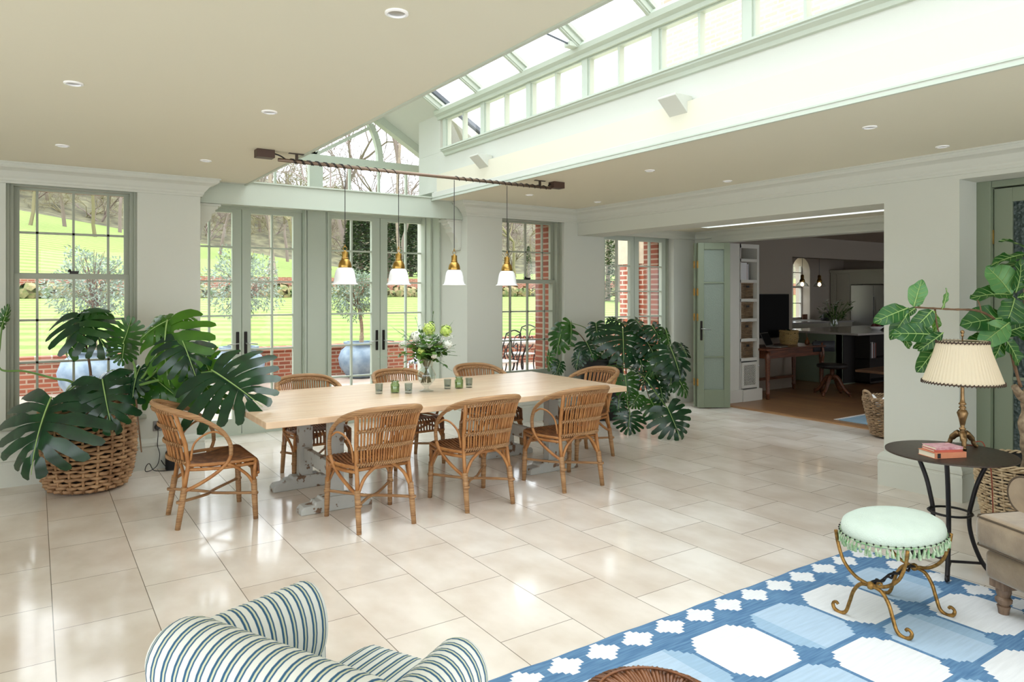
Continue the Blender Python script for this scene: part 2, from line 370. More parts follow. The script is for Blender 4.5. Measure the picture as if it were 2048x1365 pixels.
    def grid(s, fn, nu, nv, mi=0, uvfn=None):
        b = len(s.v)
        for i in range(nu + 1):
            for j in range(nv + 1): s.v.append(tuple(fn(i / nu, j / nv)))
        for i in range(nu):
            for j in range(nv):
                a = b + i * (nv + 1) + j; s.f.append((a, a + nv + 1, a + nv + 2, a + 1)); s.m.append(mi)
        return s
    def mesh(s, name, mats, smooth=False):
        me = bpy.data.meshes.new(name); me.from_pydata(s.v, [], s.f)
        if not isinstance(mats, (list, tuple)): mats = [mats]
        for q in mats: me.materials.append(q)
        if len(mats) > 1:
            me.polygons.foreach_set('material_index', s.m)
        if s.uv:
            l = me.uv_layers.new(name='UVMap'); l.data.foreach_set('uv', s.uv)
        if smooth:
            me.polygons.foreach_set('use_smooth', [True] * len(me.polygons))
        me.update(); return me
    def build(s, name, mats, parent=None, smooth=False, bevel=0.0, fixn=True, loc=None, sub=0, sharp=None):
        me = s.mesh(name, mats, smooth)
        if fixn:
            import bmesh
            bm = bmesh.new(); bm.from_mesh(me); bmesh.ops.recalc_face_normals(bm, faces=bm.faces); bm.to_mesh(me); bm.free()
        o = bpy.data.objects.new(name, me); COL.objects.link(o)
        if parent: o.parent = parent
        if loc is not None: o.location = loc
        if bevel:
            b = o.modifiers.new('bevel', 'BEVEL'); b.width = bevel; b.segments = 2; b.limit_method = 'ANGLE'; b.angle_limit = math.radians(40)
        if smooth and sharp:
            me.set_sharp_from_angle(angle=math.radians(sharp))
        if sub:
            q = o.modifiers.new('sub', 'SUBSURF'); q.levels = sub; q.render_levels = sub
        return o
def thing(name, label, cat, loc=(0, 0, 0), rz=0.0, group=None):
    o = bpy.data.objects.new(name, None); COL.objects.link(o); o.location = loc; o.rotation_euler = (0, 0, rz)
    o.empty_display_size = .1
    o['label'] = label; o['category'] = cat
    if group: o['group'] = group
    return o
def tag(o, label, cat, group=None, kind=None):
    o['label'] = label; o['category'] = cat
    if group: o['group'] = group
    if kind: o['kind'] = kind
    return o
def struct(o, label, cat):
    o['kind'] = 'structure'; o['label'] = label; o['category'] = cat; return o
def sroot(name, label, cat, loc=(0, 0, 0)):
    o = thing(name, label, cat, loc); o['kind'] = 'structure'; return o
def copy_tree(o, parent=None):
    c = o.copy(); COL.objects.link(c); c.parent = parent
    if parent is not None: c.matrix_parent_inverse = o.matrix_parent_inverse.copy()
    for ch in [x for x in bpy.data.objects if x.parent == o]: copy_tree(ch, c)
    return c
def bez(pts, n=12):       # Catmull-Rom through the points
    P = [Vector(p) for p in pts]; out = []
    for i in range(len(P) - 1):
        p0 = P[i - 1] if i else P[0] * 2 - P[1]; p1 = P[i]; p2 = P[i + 1]; p3 = P[i + 2] if i + 2 < len(P) else P[i + 1] * 2 - P[i]
        for k in range(n):
            t = k / n
            out.append(.5 * ((2 * p1) + (p2 - p0) * t + (2 * p0 - 5 * p1 + 4 * p2 - p3) * t * t + (3 * p1 - p0 - 3 * p2 + p3) * t ** 3))
    out.append(P[-1]); return out
# ================================================================= THE ROOM
ZC = 2.667; YB = 7.15; YW = 7.30; YD = 8.32; XR = 5.867
XL0, XL1 = 1.717, 3.797     # lantern opening
# floor
fl = MB().box(-3.2, 8.107, -3.2, 8.5, -0.1, 0.0).build('floor', M['floor']); struct(fl, 'polished travertine tile floor of the garden room', 'floor')
of = MB().box(8.107, 18.2, -1.0, 7.45, -0.1, 0.0).box(10.54, 18.2, 7.45, 11.0, -0.1, 0.0).build('floor_office', M['oak']); struct(of, 'oak board floor beyond the folding doors', 'floor')
th = MB().box(8.06, 8.16, 3.0, 6.9, -.02, .012).build('trim_threshold', M['oakfloor'], bevel=.004); struct(th, 'light oak threshold strip between stone and board floors', 'threshold')

# back wall (openings left for windows and the door bay)
w = MB()
def wallY(mb, y0, y1, x0, x1, z0, z1, holes):
    xs = sorted({x0, x1, *[h[0] for h in holes], *[h[1] for h in holes]})
    for a, b in zip(xs[:-1], xs[1:]):
        hs = sorted([h for h in holes if h[0] <= a + 1e-6 and h[1] >= b - 1e-6], key=lambda h: h[2])
        z = z0
        for h in hs:
            if h[2] > z: mb.box(a, b, y0, y1, z, h[2])
            z = h[3]
        if z < z1: mb.box(a, b, y0, y1, z, z1)
wallY(w, YB, 7.42, -3.2, 1.29, 0, 2.95, [(-.20, .763, .50, 2.56)])
wallY(w, YB, 7.42, 4.20, 8.30, 0, 2.95, [(4.69, 5.645, .50, 2.56), (6.325, 7.66, 0.0, 2.50)])
w.box(1.19, 1.29, 7.42, 8.45, 0, 2.9); w.box(4.20, 4.30, 7.42, 8.45, 0, 2.9)
struct(w.build('wall_back', M['wall']), 'pale sage back wall with sash windows either side of the garden doors', 'wall')
ex = MB()
wallY(ex, 7.425, 7.72, -3.2, 1.185, -.3, 2.9, [(-.16, .72, .54, 2.52)]); wallY(ex, 7.425, 7.72, 4.305, 7.74, -.3, 2.9, [(4.73, 5.60, .54, 2.52), (6.36, 7.62, -.3, 2.46)])
struct(ex.build('wall_exterior_brick', M['brickY']), 'red brick outer face of the garden room', 'wall')
# left, front walls out of view, right walls
lw = MB(); 
lw.box(-3.3, -3.2, -3.3, 7.62, 0, .5); lw.box(-3.3, -3.2, -3.3, 7.62, 2.5, 2.95)
for a, b in ((-3.3, -2.9), (-.4, -.1), (2.4, 2.7), (4.9, 7.62)): lw.box(-3.3, -3.2, a, b, .5, 2.5)  # wide unglazed openings, out of view, added to brighten the room
struct(lw.build('wall_left', M['wall']), 'unseen side wall of the garden room with openings added for daylight', 'wall')
fw = MB(); wallY(fw, -3.3, -3.2, -3.3, 8.2, 0, 2.95, [(-2.7, -.3, .1, 2.5), (.1, 2.7, .1, 2.5), (3.1, 5.6, .1, 2.5)])  # openings behind the camera added to let more daylight in
struct(fw.build('wall_front', M['wall']), 'unseen end wall of the garden room with openings added for daylight', 'wall')
rw = MB()
rw.box(XR, 6.6, 2.558, 3.138, 0, 2.347)                         # pier between the opening and the alcove
rw.box(XR, 6.15, -3.2, 2.558, 2.47, ZC + .28)                   # head above alcove door
rw.box(XR, 6.3, 2.558, YB, 2.347, ZC + .28)                      # side beam
rw.box(6.15, 6.6, -3.2, .9, 0, 2.47)
rw.box(6.2, 6.6, .9, 2.558, 2.47, 2.95)
rw.box(6.5, 6.6, .9, 2.558, 0, 2.47)
struct(rw.build('wall_right', M['wall']), 'sage side wall with square pier and long downstand beam', 'wall')
# extension side room
ew = MB()
ew.box(8.107, 8.28, -1.0, 3.0, 0, 2.8); ew.box(8.107, 8.28, 6.78, YB, 0, 2.8); ew.box(8.107, 8.28, 3.0, 6.78, 2.32, 2.8)
ew.box(6.6, 8.107, 2.2, 2.3, 0, 2.8)
struct(ew.build('wall_extension', M['wall']), 'inner wall with the wide folding-door opening', 'wall')
ec = MB()
ZX = 2.485
ec.box(6.3, 6.75, 2.3, YB, ZX, ZX + .1); ec.box(7.60, 8.2, 2.3, YB, ZX, ZX + .1); ec.box(6.75, 7.60, 6.47, YB, ZX, ZX + .1); ec.box(6.75, 7.60, 2.3, 2.5, ZX, ZX + .1)
struct(ec.build('ceiling_extension', M['ceil']), 'lower ceiling of the side bay with a narrow rooflight', 'ceiling')
ec = MB()
ec.box(6.74, 6.752, 2.49, 6.48, ZX - .002, 2.85); ec.box(7.598, 7.61, 2.49, 6.48, ZX - .002, 2.85); ec.box(6.752, 7.598, 6.468, 6.48, ZX - .002, 2.85); ec.box(6.752, 7.598, 2.49, 2.502, ZX - .002, 2.85)
struct(ec.build('trim_rooflight', M['white']), 'white lined shaft of the narrow rooflight', 'rooflight shaft')
rg = sroot('window_10', 'narrow flat rooflight over the side bay', 'rooflight', (0, 0, 0))
MB().box(6.73, 7.62, 2.48, 6.49, 2.85, 2.87).build('pane', M['glass'], rg)
# ceiling
ce = MB()
ce.box(-3.2, XL0, -3.2, YB, ZC, ZC + .28); ce.box(XL1, XR, -3.2, YB, ZC, ZC + .28); ce.box(XL0, XL1, -3.2, -1.5, ZC, ZC + .28)
struct(ce.build('ceiling', M['ceil']), 'flat cream ceiling either side of the roof lantern', 'ceiling')
# lantern upstands
XU = 3.86; ZS = 3.20; ZE = 3.66; ZA = 4.32; XM = 2.757
def mirx(x): return 2 * XM - x
up = MB()
for s in (1, -1):
    X = lambda x: x if s > 0 else mirx(x)
    up.box(X(3.790), X(4.05), -1.5, 7.258, ZC + .003, ZC + .085)
    up.box(X(3.812), X(4.045), -1.5, 7.258, ZC + .085, ZC + .11)
    up.box(X(XU), X(XU + .12), -1.5, 7.73, ZC + .11, ZS + .02)
    up.box(X(XU), X(XU + .12), 7.19, 7.73, ZS + .02, ZE + .03)
    up.box(X(XU + .12), X(4.4), 7.62, 7.73, 2.7, 3.4)
up.box(XL0, XL1, -1.62, -1.5, ZC, ZE + .7)
struct(up.build('wall_lantern', M['wall'], bevel=.003), 'pale upstand walls around the roof lantern', 'wall')
tr = MB()
for s in (1, -1):
    X = lambda x: x if s > 0 else mirx(x)
    def swp(pr): 
        pts = [(X(p[0]), p[1]) for p in pr]
        tr.prism(pts, (0, -1.5, 0), (1, 0, 0), (0, 0, 1), (0, 1, 0), 8.66)
    swp([(3.86, 2.765), (3.80, 2.765), (3.80, 2.78), (3.815, 2.79), (3.835, 2.80), (3.84, 2.83), (3.86, 2.835)])
    tr.box(X(3.780), X(3.80), -1.5, 7.255, 2.658, 2.675); tr.box(X(3.783), X(3.80), -1.5, 7.255, 2.69, 2.70)
    # clerestory sill moulding
    pts = [(X(a), b) for a, b in ((3.86, ZS - .05), (3.84, ZS - .045), (3.83, ZS - .02), (3.80, ZS), (3.80, ZS + .012), (3.785, ZS + .016), (3.785, ZS + .032), (3.86, ZS + .045))]
    tr.prism(pts, (0, -1.5, 0), (1, 0, 0), (0, 0, 1), (0, 1, 0), 8.55)
    pts = [(X(a), b) for a, b in ((3.90, ZE - .07), (3.84, ZE - .07), (3.835, ZE - .04), (3.80, ZE - .02), (3.79, ZE + .02), (3.81, ZE + .05), (3.90, ZE + .05))]
    tr.prism(pts, (0, -1.5, 0), (1, 0, 0), (0, 0, 1), (0, 1, 0), 8.72)
struct(tr.build('trim_lantern_moulding', M['green']), 'green mouldings running along the lantern upstands', 'moulding')
# clerestory windows
cy = [7.10 - .8265 * k for k in range(11)]
wn = 11
for s in (1, -1):
    X = lambda x: x if s > 0 else mirx(x)
    for k in range(10):
        y1, y0 = cy[k], cy[k + 1]
        r = sroot('window_%d' % wn, 'small two-pane clerestory window, %s along the %s upstand' % (['first', 'second', 'third', 'fourth', 'fifth', 'sixth', 'seventh', 'eighth', 'ninth', 'tenth'][k], 'house-side' if s > 0 else 'far'), 'window'); wn += 1
        f = MB()
        f.box(X(3.865), X(3.94), y1 - .035, y1 + .035, ZS + .04, ZE - .06)
        f.box(X(3.87), X(3.93), y0 + .035, y1 - .035, ZS + .03, ZS + .06); f.box(X(3.87), X(3.93), y0 + .035, y1 - .035, ZE - .085, ZE - .06)
        f.box(X(3.88), X(3.93), y0 + .035, y0 + .055, ZS + .04, ZE - .06); f.box(X(3.88), X(3.93), y1 - .055, y1 - .035, ZS + .04, ZE - .06)
        f.build('frame', M['green'], r)
        MB().box(X(3.875), X(3.93), (y0 + y1) / 2 - .011, (y0 + y1) / 2 + .011, ZS + .05, ZE - .07).build('muntin', M['green'], r)
        g = MB(); g.quad((X(3.905), y0 + .04, ZS + .05), (X(3.905), y1 - .04, ZS + .05), (X(3.905), y1 - .04, ZE - .07), (X(3.905), y0 + .04, ZE - .07)); g.build('pane', M['glass'], r, fixn=False)
# lantern roof: rafters and glass
SL = (ZA - ZE) / (XM - XU)
rl = sroot('window_9', 'pitched glass roof of the lantern with green rafters', 'roof lantern')
for s in (1, -1):
    X = lambda x: x if s > 0 else mirx(x)
    f = MB()
    for k in range(11):
        y = cy[k]
        f.beam((X(3.86), y, ZE + .03), (XM, y, ZA + .03), .05, .075, up=(0, 0, 1)); f.beam((X(3.86), y, ZE - .0), (XM, y, ZA - .0), .03, .05)
        f.beam((X(3.86), y - .035, ZE + .055), (XM, y - .035, ZA + .055), .02, .03)
    f.build('rafter', M['green'], rl)
    g = MB(); g.quad((X(3.95), -1.5, ZE + .01), (X(3.95), 7.1, ZE + .01), (XM, 7.1, ZA + .075), (XM, -1.5, ZA + .075)); g.build('pane', M['roofglass'], rl, fixn=False)
MB().box(XM - .04, XM + .04, -1.5, 7.2, ZA - .06, ZA + .1).build('ridge_beam', M['green'], rl)
tie = thing('window_opener', 'slim metal rod opener bracketed to a lantern rafter', 'window opener', (3.80, cy[3] + .02, ZE + .03))
MB().box(-.10, .04, -.03, .05, -.02, .02).build('bracket', M['green'], tie, bevel=.004)
MB().tube([(-.08, .0, 0), (-.85, .06, .16)], .008, 6).build('rod', M['lead'], tie)
# dormer solid part
dm = MB()
for s in (1, -1):
    X = lambda x: x if s > 0 else mirx(x)
    dm.prism([(X(3.86 + .75), ZE - .45), (XM, ZA), (XM, ZA + .1), (X(3.86 + .75), ZE - .35)], (0, 7.12, 0), (1, 0, 0), (0, 0, 1), (0, 1, 0), 1.3, mi=0)
struct(dm.build('ceiling_dormer', [M['wall']]), 'sloping painted ceiling between the lantern and gable window', 'ceiling')
dr = MB()
for s in (1, -1):
    X = lambda x: x if s > 0 else mirx(x)
    dr.prism([(X(3.86 + .8), ZE - .36), (XM, ZA + .11), (XM, ZA + .16), (X(3.86 + .8), ZE - .31)], (0, 7.08, 0), (1, 0, 0), (0, 0, 1), (0, 1, 0), 1.45)
struct(dr.build('roof_dormer', M['lead']), 'grey lead roof over the gable end', 'roof')
# beam above doors
bm_ = MB(); bm_.box(1.19, 4.30, 7.26, 7.31, 2.466, 2.70); bm_.box(1.195, 4.295, 7.30, 8.36, 2.57, 2.695)
bm_.box(1.19, 4.30, 7.248, 7.27, 2.466, 2.478); bm_.box(1.19, 4.30, 7.24, 7.28, 2.692, 2.706)
struct(bm_.build('trim_beam', M['green']), 'broad pale green beam spanning above the garden doors', 'beam')
# gable window
gw = sroot('window_8', 'gable fanlight window with an arch and radiating bars', 'window')
f = MB(); zt = 3.17
f.box(1.0, 4.5, 8.28, 8.36, zt, zt + .085)
for x in (3.208, 3.594, 3.97): f.box(x - .013, x + .013, 8.30, 8.34, 2.70, zt); f.box(mirx(x) - .013, mirx(x) + .013, 8.30, 8.34, 2.70, zt)
f.box(XM - .06, XM + .10, 8.27, 8.36, 2.70, zt); f.box(1.0, 4.5, 8.27, 8.36, 2.69, 2.735)
ar = [(XM + .85 * math.cos(a), zt + .085 + .85 * math.sin(a)) for a in [PI * i / 28 for i in range(29)]]
for (x0, z0), (x1, z1) in zip(ar[:-1], ar[1:]): f.beam((x0, 8.32, z0), (x1, 8.32, z1), .07, .075, up=(0, 1, 0))
for a in (30, 60, 90, 120, 150):
    a = math.radians(a); f.beam((XM, 8.32, zt + .07), (XM + .83 * math.cos(a), 8.32, zt + .085 + .83 * math.sin(a)), .04, .03, up=(0, 1, 0))
for s in (1, -1):
    X = lambda x: x if s > 0 else mirx(x)
    f.beam((X(4.6), 8.30, ZE - .49), (XM, 8.30, ZA - .045), .12, .10)
f.build('frame', M['green'], gw)
g = MB(); n = len(g.v); g.v += [(1.0, 8.325, 2.7), (4.5, 8.325, 2.7), (4.5, 8.325, ZE - .42), (XM, 8.325, ZA), (1.0, 8.325, ZE - .42)]; g.f.append((0, 1, 2, 3, 4)); g.m.append(0)
g.build('pane', M['glass'], gw, fixn=False)

# cornices: profile (out from wall, z)
CP = [(0, 2.505), (.018, 2.505), (.018, 2.52), (.028, 2.53), (.03, 2.545), (.045, 2.56), (.075, 2.60), (.10, 2.612), (.13, 2.622), (.142, 2.635), (.142, 2.655), (.155, 2.655), (.155, 2.667), (0, 2.667)]
c = MB(); c.sweep([(1.29, 7.24), (1.29, YB), (-3.2, YB)][::-1], [(-a, b) for a, b in CP])
struct(c.build('trim_cornice_left', M['wall']), 'moulded cornice above the sash window nearest the big basket', 'cornice')
c = MB(); c.sweep([(4.20, 7.24), (4.20, YB), (XR, YB), (XR, -3.2)], [(-a, b) for a, b in CP])
struct(c.build('trim_cornice_right', M['wall']), 'moulded cornice running around to the side wall', 'cornice')
c = MB(); EP = [(0, 2.38), (.03, 2.39), (.04, 2.42), (.07, 2.455), (.11, 2.47), (.12, 2.485), (0, 2.485)]
c.sweep([(6.3, YB), (8.107, YB), (8.107, 2.3)], [(-a, b) for a, b in EP])
c.box(8.06, 8.107, 3.0, 6.8, 2.32, 2.40); c.box(8.04, 8.107, 3.0, 6.8, 2.335, 2.35)
struct(c.build('trim_cornice_extension', M['wall']), 'cornice and door track around the side bay', 'cornice')
BP = [(0, 0), (.035, 0), (.035, .185), (.03, .19), (.03, .205), (.038, .215), (.036, .24), (.024, .262), (.012, .275), (0, .28)]
def bb(name, path, label):
    q = MB(); q.sweep(path, [(-a, b) for a, b in BP]); struct(q.build(name, M['wall']), label, 'skirting')
bb('baseboard_back', [(-3.2, YB), (1.29, YB), (1.29, 8.2)], 'tall skirting board under the sash window beside the big basket')
bb('baseboard_right', [(4.20, 8.2), (4.20, YB), (6.325, YB)], 'tall skirting board between the doors and the side bay')
bb('baseboard_pier', [(6.6, 3.138), (XR, 3.138), (XR, 2.558), (6.15, 2.558)], 'tall skirting board wrapped around the square pier')
bb('baseboard_bay', [(7.66, YB), (8.107, YB), (8.107, 6.78)], 'skirting board in the corner behind the folding door')
# corbels
def corbel(name, x, sgn, label):
    q = MB()
    pts = [(0, -.33), (.035, -.33), (.04, -.27), (.075, -.20), (.125, -.15), (.13, -.10), (.16, -.085), (.16, -.06), (.185, -.05), (.185, -.02), (.195, -.015), (.195, 0), (0, 0)]
    q.prism([(sgn * a, b) for a, b in pts], (x, 7.29, 2.466), (1, 0, 0), (0, 0, 1), (0, 1, 0), .16)
    q.box(x, x + sgn * .21, 7.275, 7.465, 2.44, 2.466); q.box(x, x + sgn * .04, 7.30, 7.44, 2.11, 2.14)
    o = q.build(name, M['wall'], bevel=.004); struct(o, label, 'corbel')
corbel('trim_corbel', 1.29, 1, 'scrolled corbel under the beam beside the sash window with the big plant')
corbel('trim_corbel.001', 4.20, -1, 'scrolled corbel under the beam on the pale pier behind the pendants')

# ---------- sash windows
def sash(name, x0, x1, label, flip=False):
    r = sroot(name, label, 'window')
    f = MB()
    f.box(x0, x0 + .05, YW - .06, YW + .12, .50, 2.56); f.box(x1 - .05, x1, YW - .06, YW + .12, .50, 2.56)
    f.box(x0 + .05, x1 - .05, YW - .06, YW + .12, 2.50, 2.56); f.box(x0 + .05, x1 - .05, YW - .06, YW + .30, .50, .56)
    f.box(x0, x0 + .022, YW - .10, YW - .06, .50, 2.56); f.box(x1 - .022, x1, YW - .10, YW - .06, .50, 2.56); f.box(x0 + .022, x1 - .022, YW - .10, YW - .06, 2.535, 2.56)
    f.build('window_frame', M['sash'], r)
    MB().box(x0 - .07, x1 + .07, YB - .055, YB - .0, .465, .50).build('window_sill', M['sash'], r, bevel=.008)
    inner0, inner1 = x0 + .05, x1 - .05
    mx = [x0 + .224, x0 + .224 + .267, x0 + .224 + .531] if not flip else [x0 + .147, x0 + .147 + .272, x0 + .147 + .528]
    mx = [x0 + .215, (x0 + x1) / 2, x1 - .215]
    for nm, z0, z1, rows, yy in (('upper_sash', 1.72, 2.50, [2.117], YW + .045), ('lower_sash', .56, 1.765, [1.365, 1.003], YW)):
        q = MB()
        tb = .045
        q.box(inner0, inner0 + .04, yy - .02, yy + .02, z0, z1); q.box(inner1 - .04, inner1, yy - .02, yy + .02, z0, z1)
        q.box(inner0 + .04, inner1 - .04, yy - .02, yy + .02, z1 - (.02 if nm == 'upper_sash' else .045), z1); q.box(inner0 + .04, inner1 - .04, yy - .02, yy + .02, z0, z0 + (.05 if nm == 'upper_sash' else .065))
        if nm == 'upper_sash': q.box(inner0 + .002, inner0 + .038, yy - .018, yy + .018, z0 - .07, z0 - .0005); q.box(inner1 - .038, inner1 - .002, yy - .018, yy + .018, z0 - .07, z0 - .0005)
        s_ = q.build(nm, M['sash'], r)
        q = MB()
        for x in mx: q.box(x - .0095, x + .0095, yy - .015, yy + .015, z0 + .03, z1 - .02)
        for z in rows: q.box(inner0 + .03, inner1 - .03, yy - .015, yy + .015, z - .0095, z + .0095)
        q.build('muntin', M['sash'], s_)
        g = MB(); g.quad((inner0 + .03, yy, z0 + .03), (inner1 - .03, yy, z0 + .03), (inner1 - .03, yy, z1 - .02), (inner0 + .03, yy, z1 - .02)); g.build('pane', M['glass'], s_, fixn=False)
    xm = (x0 + x1) / 2
    q = MB(); q.box(xm - .03, xm + .035, YW - .015, YW + .03, 1.765, 1.78); q.lathe([(.006, 0), (.012, .005), (.013, .018), (.006, .026)], 10, (xm - .03, YW - .005, 1.78)); q.beam((xm - .03, YW, 1.785), (xm + .04, YW - .01, 1.785), .014, .012)
    q.build('window_latch', M['dhandle'], r)
sash('window_1', -.20, .763, 'tall sash window behind the monstera in the big basket')
sash('window_2', 4.69, 5.645, 'tall sash window by the monstera in the black pot')

# ---------- garden doors
def door_handle(parent, x, y, z, dirx, lab=None):
    q = MB(); q.box(x - .017, x + .017, y - .012, y, z - .12, z + .12); q.lathe([(.017, 0), (.017, .012)], 12, (0, 0, 0)) if False else None
    q.obox((x, y - .006, z + .12), (.017, 0, 0), (0, .006, 0), (0, 0, .012)); 
    o = q.build('handle_plate', M['dhandle'], parent, bevel=.006); o['label'] = 'dark bronze handle plate'
    q = MB(); q.tube([(x, y - .01, z + .0), (x, y - .05, z + .0), (x + dirx * .03, y - .055, z + .0), (x + dirx * .12, y - .055, z - .012)], [.008, .008, .007, .006], 8)
    q.build('door_handle', M['steel'], parent, smooth=True)['label'] = 'bright metal lever handle'
def french_leaf(name, x0, x1, label, y=YD, zt_=2.57, gz0=.187, gz1=2.498, rows=6, s0=.10, s1=.10, handle=None, mat_=None):
    mat_ = mat_ or M['green']
    r = sroot(name, label, 'door')
    f = MB(); g0, g1 = x0 + s0, x1 - s1
    f.box(x0 + .004, g0, y - .028, y + .028, .01, zt_ - .03); f.box(g1, x1 - .004, y - .028, y + .028, .01, zt_ - .03)
    f.box(g0, g1, y - .028, y + .028, .01, gz0); f.box(g0, g1, y - .028, y + .028, gz1, zt_ - .03)
    f.build('door_frame', mat_, r)
    q = MB(); xm = (g0 + g1) / 2
    q.box(xm - .0105, xm + .0105, y - .022, y + .02, gz0, gz1)
    for k in range(1, rows):
        z = gz0 + (gz1 - gz0) * k / rows; q.box(g0, g1, y - .02, y + .018, z - .0095, z + .0095)
    q.build('muntin', mat_, r)
    g = MB(); g.quad((g0, y, gz0), (g1, y, gz0), (g1, y, gz1), (g0, y, gz1)); g.build('pane', M['glass'], r, fixn=False)
    if handle: door_handle(r, handle[0], y - .028, handle[1], handle[2])
french_leaf('door_1', 1.25, 1.929, 'garden door leaf nearest the big basket, partly behind the pier', handle=(1.885, 1.03, -1))
french_leaf('door_2', 1.929, 2.61, 'garden door leaf with a blue pot and clipped tree behind', handle=(1.972, 1.03, 1))
french_leaf('door_3', 2.93, 3.60, 'garden door leaf behind the pendant lamp nearest the ceiling box', handle=(3.555, 1.0, -1), s0=.04, s1=.11)
french_leaf('door_4', 3.60, 4.27, 'garden door leaf beside the pale pier behind the flower vase', handle=(3.645, 1.0, 1), s0=.10, s1=.045)
jm = MB()
jm.box(2.61, 2.93, YD - .07, YD + .10, 0, 2.57); jm.box(2.66, 2.88, YD - .085, YD - .07, 0, 2.57); jm.box(2.62, 2.64, YD - .10, YD - .07, 0, 2.57); jm.box(2.90, 2.92, YD - .10, YD - .07, 0, 2.57)
jm.box(1.19, 1.25, YD - .06, YD + .1, 0, 2.57); jm.box(4.27, 4.33, YD - .06, YD + .1, 0, 2.57)
jm.box(4.175, 4.20, 7.80, 8.30, 0, 2.57); jm.box(4.15, 4.175, 7.98, 8.06, 0, 2.57); jm.box(4.16, 4.175, 8.16, 8.22, 0, 2.57); jm.box(1.29, 1.31, 7.80, 8.30, 0, 2.57)
jm.box(1.19, 4.33, YD - .05, YD + .1, 2.54, 2.60); jm.box(1.19, 4.33, YD - .03, YD + .16, -.05, .015)
struct(jm.build('trim_door_frames', M['green'], bevel=.003), 'green door posts and casings around the garden doors', 'door frame')
french_leaf('door_5', 6.36, 6.995, 'glazed door leaf in the side bay nearest the black pot', y=YW, zt_=2.46, gz0=.20, gz1=2.33, s0=.09, s1=.075)
french_leaf('door_6', 6.995, 7.63, 'glazed door leaf in the side bay nearest the folding door', y=YW, zt_=2.46, gz0=.20, gz1=2.33, s0=.09, s1=.09)
jm = MB(); jm.box(6.325, 6.37, YW - .05, YW + .1, 0, 2.50); jm.box(7.62, 7.66, YW - .05, YW + .1, 0, 2.50); jm.box(6.325, 7.66, YW - .05, YW + .1, 2.44, 2.50)
struct(jm.build('trim_bay_door_frame', M['sash']), 'frame around the glazed doors of the side bay', 'door frame')
# folding door leaf standing open
def fold(name, ax, ay, bx_, by, label, handle):
    a = Vector((ax, ay)); b = Vector((bx_, by)); L = (b - a).length; ang = math.atan2(b.y - a.y, b.x - a.x)
    r = sroot(name, label, 'folding door', (ax, ay, .012)); r.rotation_euler = (0, 0, ang)
    f = MB(); f.box(0, .085, -.025, .025, 0, 2.28); f.box(L - .085, L, -.025, .025, 0, 2.28); f.box(.085, L - .085, -.025, .025, 0, .25); f.box(.085, L - .085, -.025, .025, 2.19, 2.28)
    f.build('door_frame', M['door'], r, bevel=.003)
    q = MB()
    for z in (.70, 1.73):
        q.box(.085, L - .085, -.018, .018, z - .011, z + .011)
    q.build('muntin', M['door'], r)
    g = MB().box(.08, L - .08, -.006, .006, .24, 2.20); g.build('pane', M['frost'], r)['label'] = 'textured pale green glass'
    if handle:
        q = MB(); q.box(.03, .062, -.037, -.025, .93, 1.20); q.build('handle_plate', M['dhandle'], r, bevel=.006)
        MB().tube([(.046, -.03, 1.09), (.046, -.07, 1.09), (.08, -.075, 1.09), (.165, -.075, 1.08)], .007, 8).build('door_handle', M['steel'], r, smooth=True)
    for z in (.35, 1.25, 1.60, 1.98):
        MB().box(-.008, .004, -.03, .02, z - .05, z + .05).build('hinge', M['brass'], r)['label'] = 'brass hinge'
fold('door_7', 7.60, 6.655, 7.975, 6.41, 'narrow sage folding door leaf with textured glass, standing open', True)
fold('door_8', 7.62, 6.735, 8.02, 6.50, 'second sage folding door leaf folded behind the first', False)
# alcove textured-glass door
r = sroot('door_9', 'sage alcove door with rippled glass behind the fiddle leaf fig', 'door')
f = MB(); X0, X1 = 6.20, 6.25
f.box(6.15, 6.26, 2.46, 2.558, 0, 2.47); f.box(6.17, 6.26, .9, 2.46, 2.42, 2.47)
f.box(X0, X1, 2.33, 2.455, .01, 2.41); f.box(X0, X1, .95, 1.1, .01, 2.41); f.box(X0, X1, 1.1, 2.33, .01, .22); f.box(X0, X1, 1.1, 2.33, 2.30, 2.41)
f.build('door_frame', M['door'], r, bevel=.003)
MB().box(X0 + .01, X1 - .01, 1.1, 2.33, .93, .955).build('muntin', M['door'], r)
MB().box(X0 + .02, X1 - .02, 1.08, 2.35, .21, 2.31).build('pane', M['ripple'], r)['label'] = 'rippled obscure glass'
MB().box(X0 - .012, X0 + .0, 2.452, 2.468, 1.98, 2.09).build('hinge', M['brass'], r)
# wall up-lights
for i, (y, z) in enumerate(((3.50, 2.93), (6.13, 2.94))):
    t = thing('wall_light', ['wedge-shaped wall light on the upstand nearer the top corner of the room', 'wedge-shaped wall light on the upstand near the gable end'][i], 'wall light', (XU, y, z), 0, 'wedge wall lights on the upstand')
    q = MB(); q.prism([(0, -.06), (-.04, -.07), (-.17, .045), (-.17, .06), (0, .06)], (-.015, -.085, 0), (1, 0, 0), (0, 0, 1), (0, 1, 0), .17); q.build('shade', M['wall'], t, bevel=.003)
    MB().box(-.015, 0, -.07, .07, -.05, .05).build('back_plate', M['white'], t)
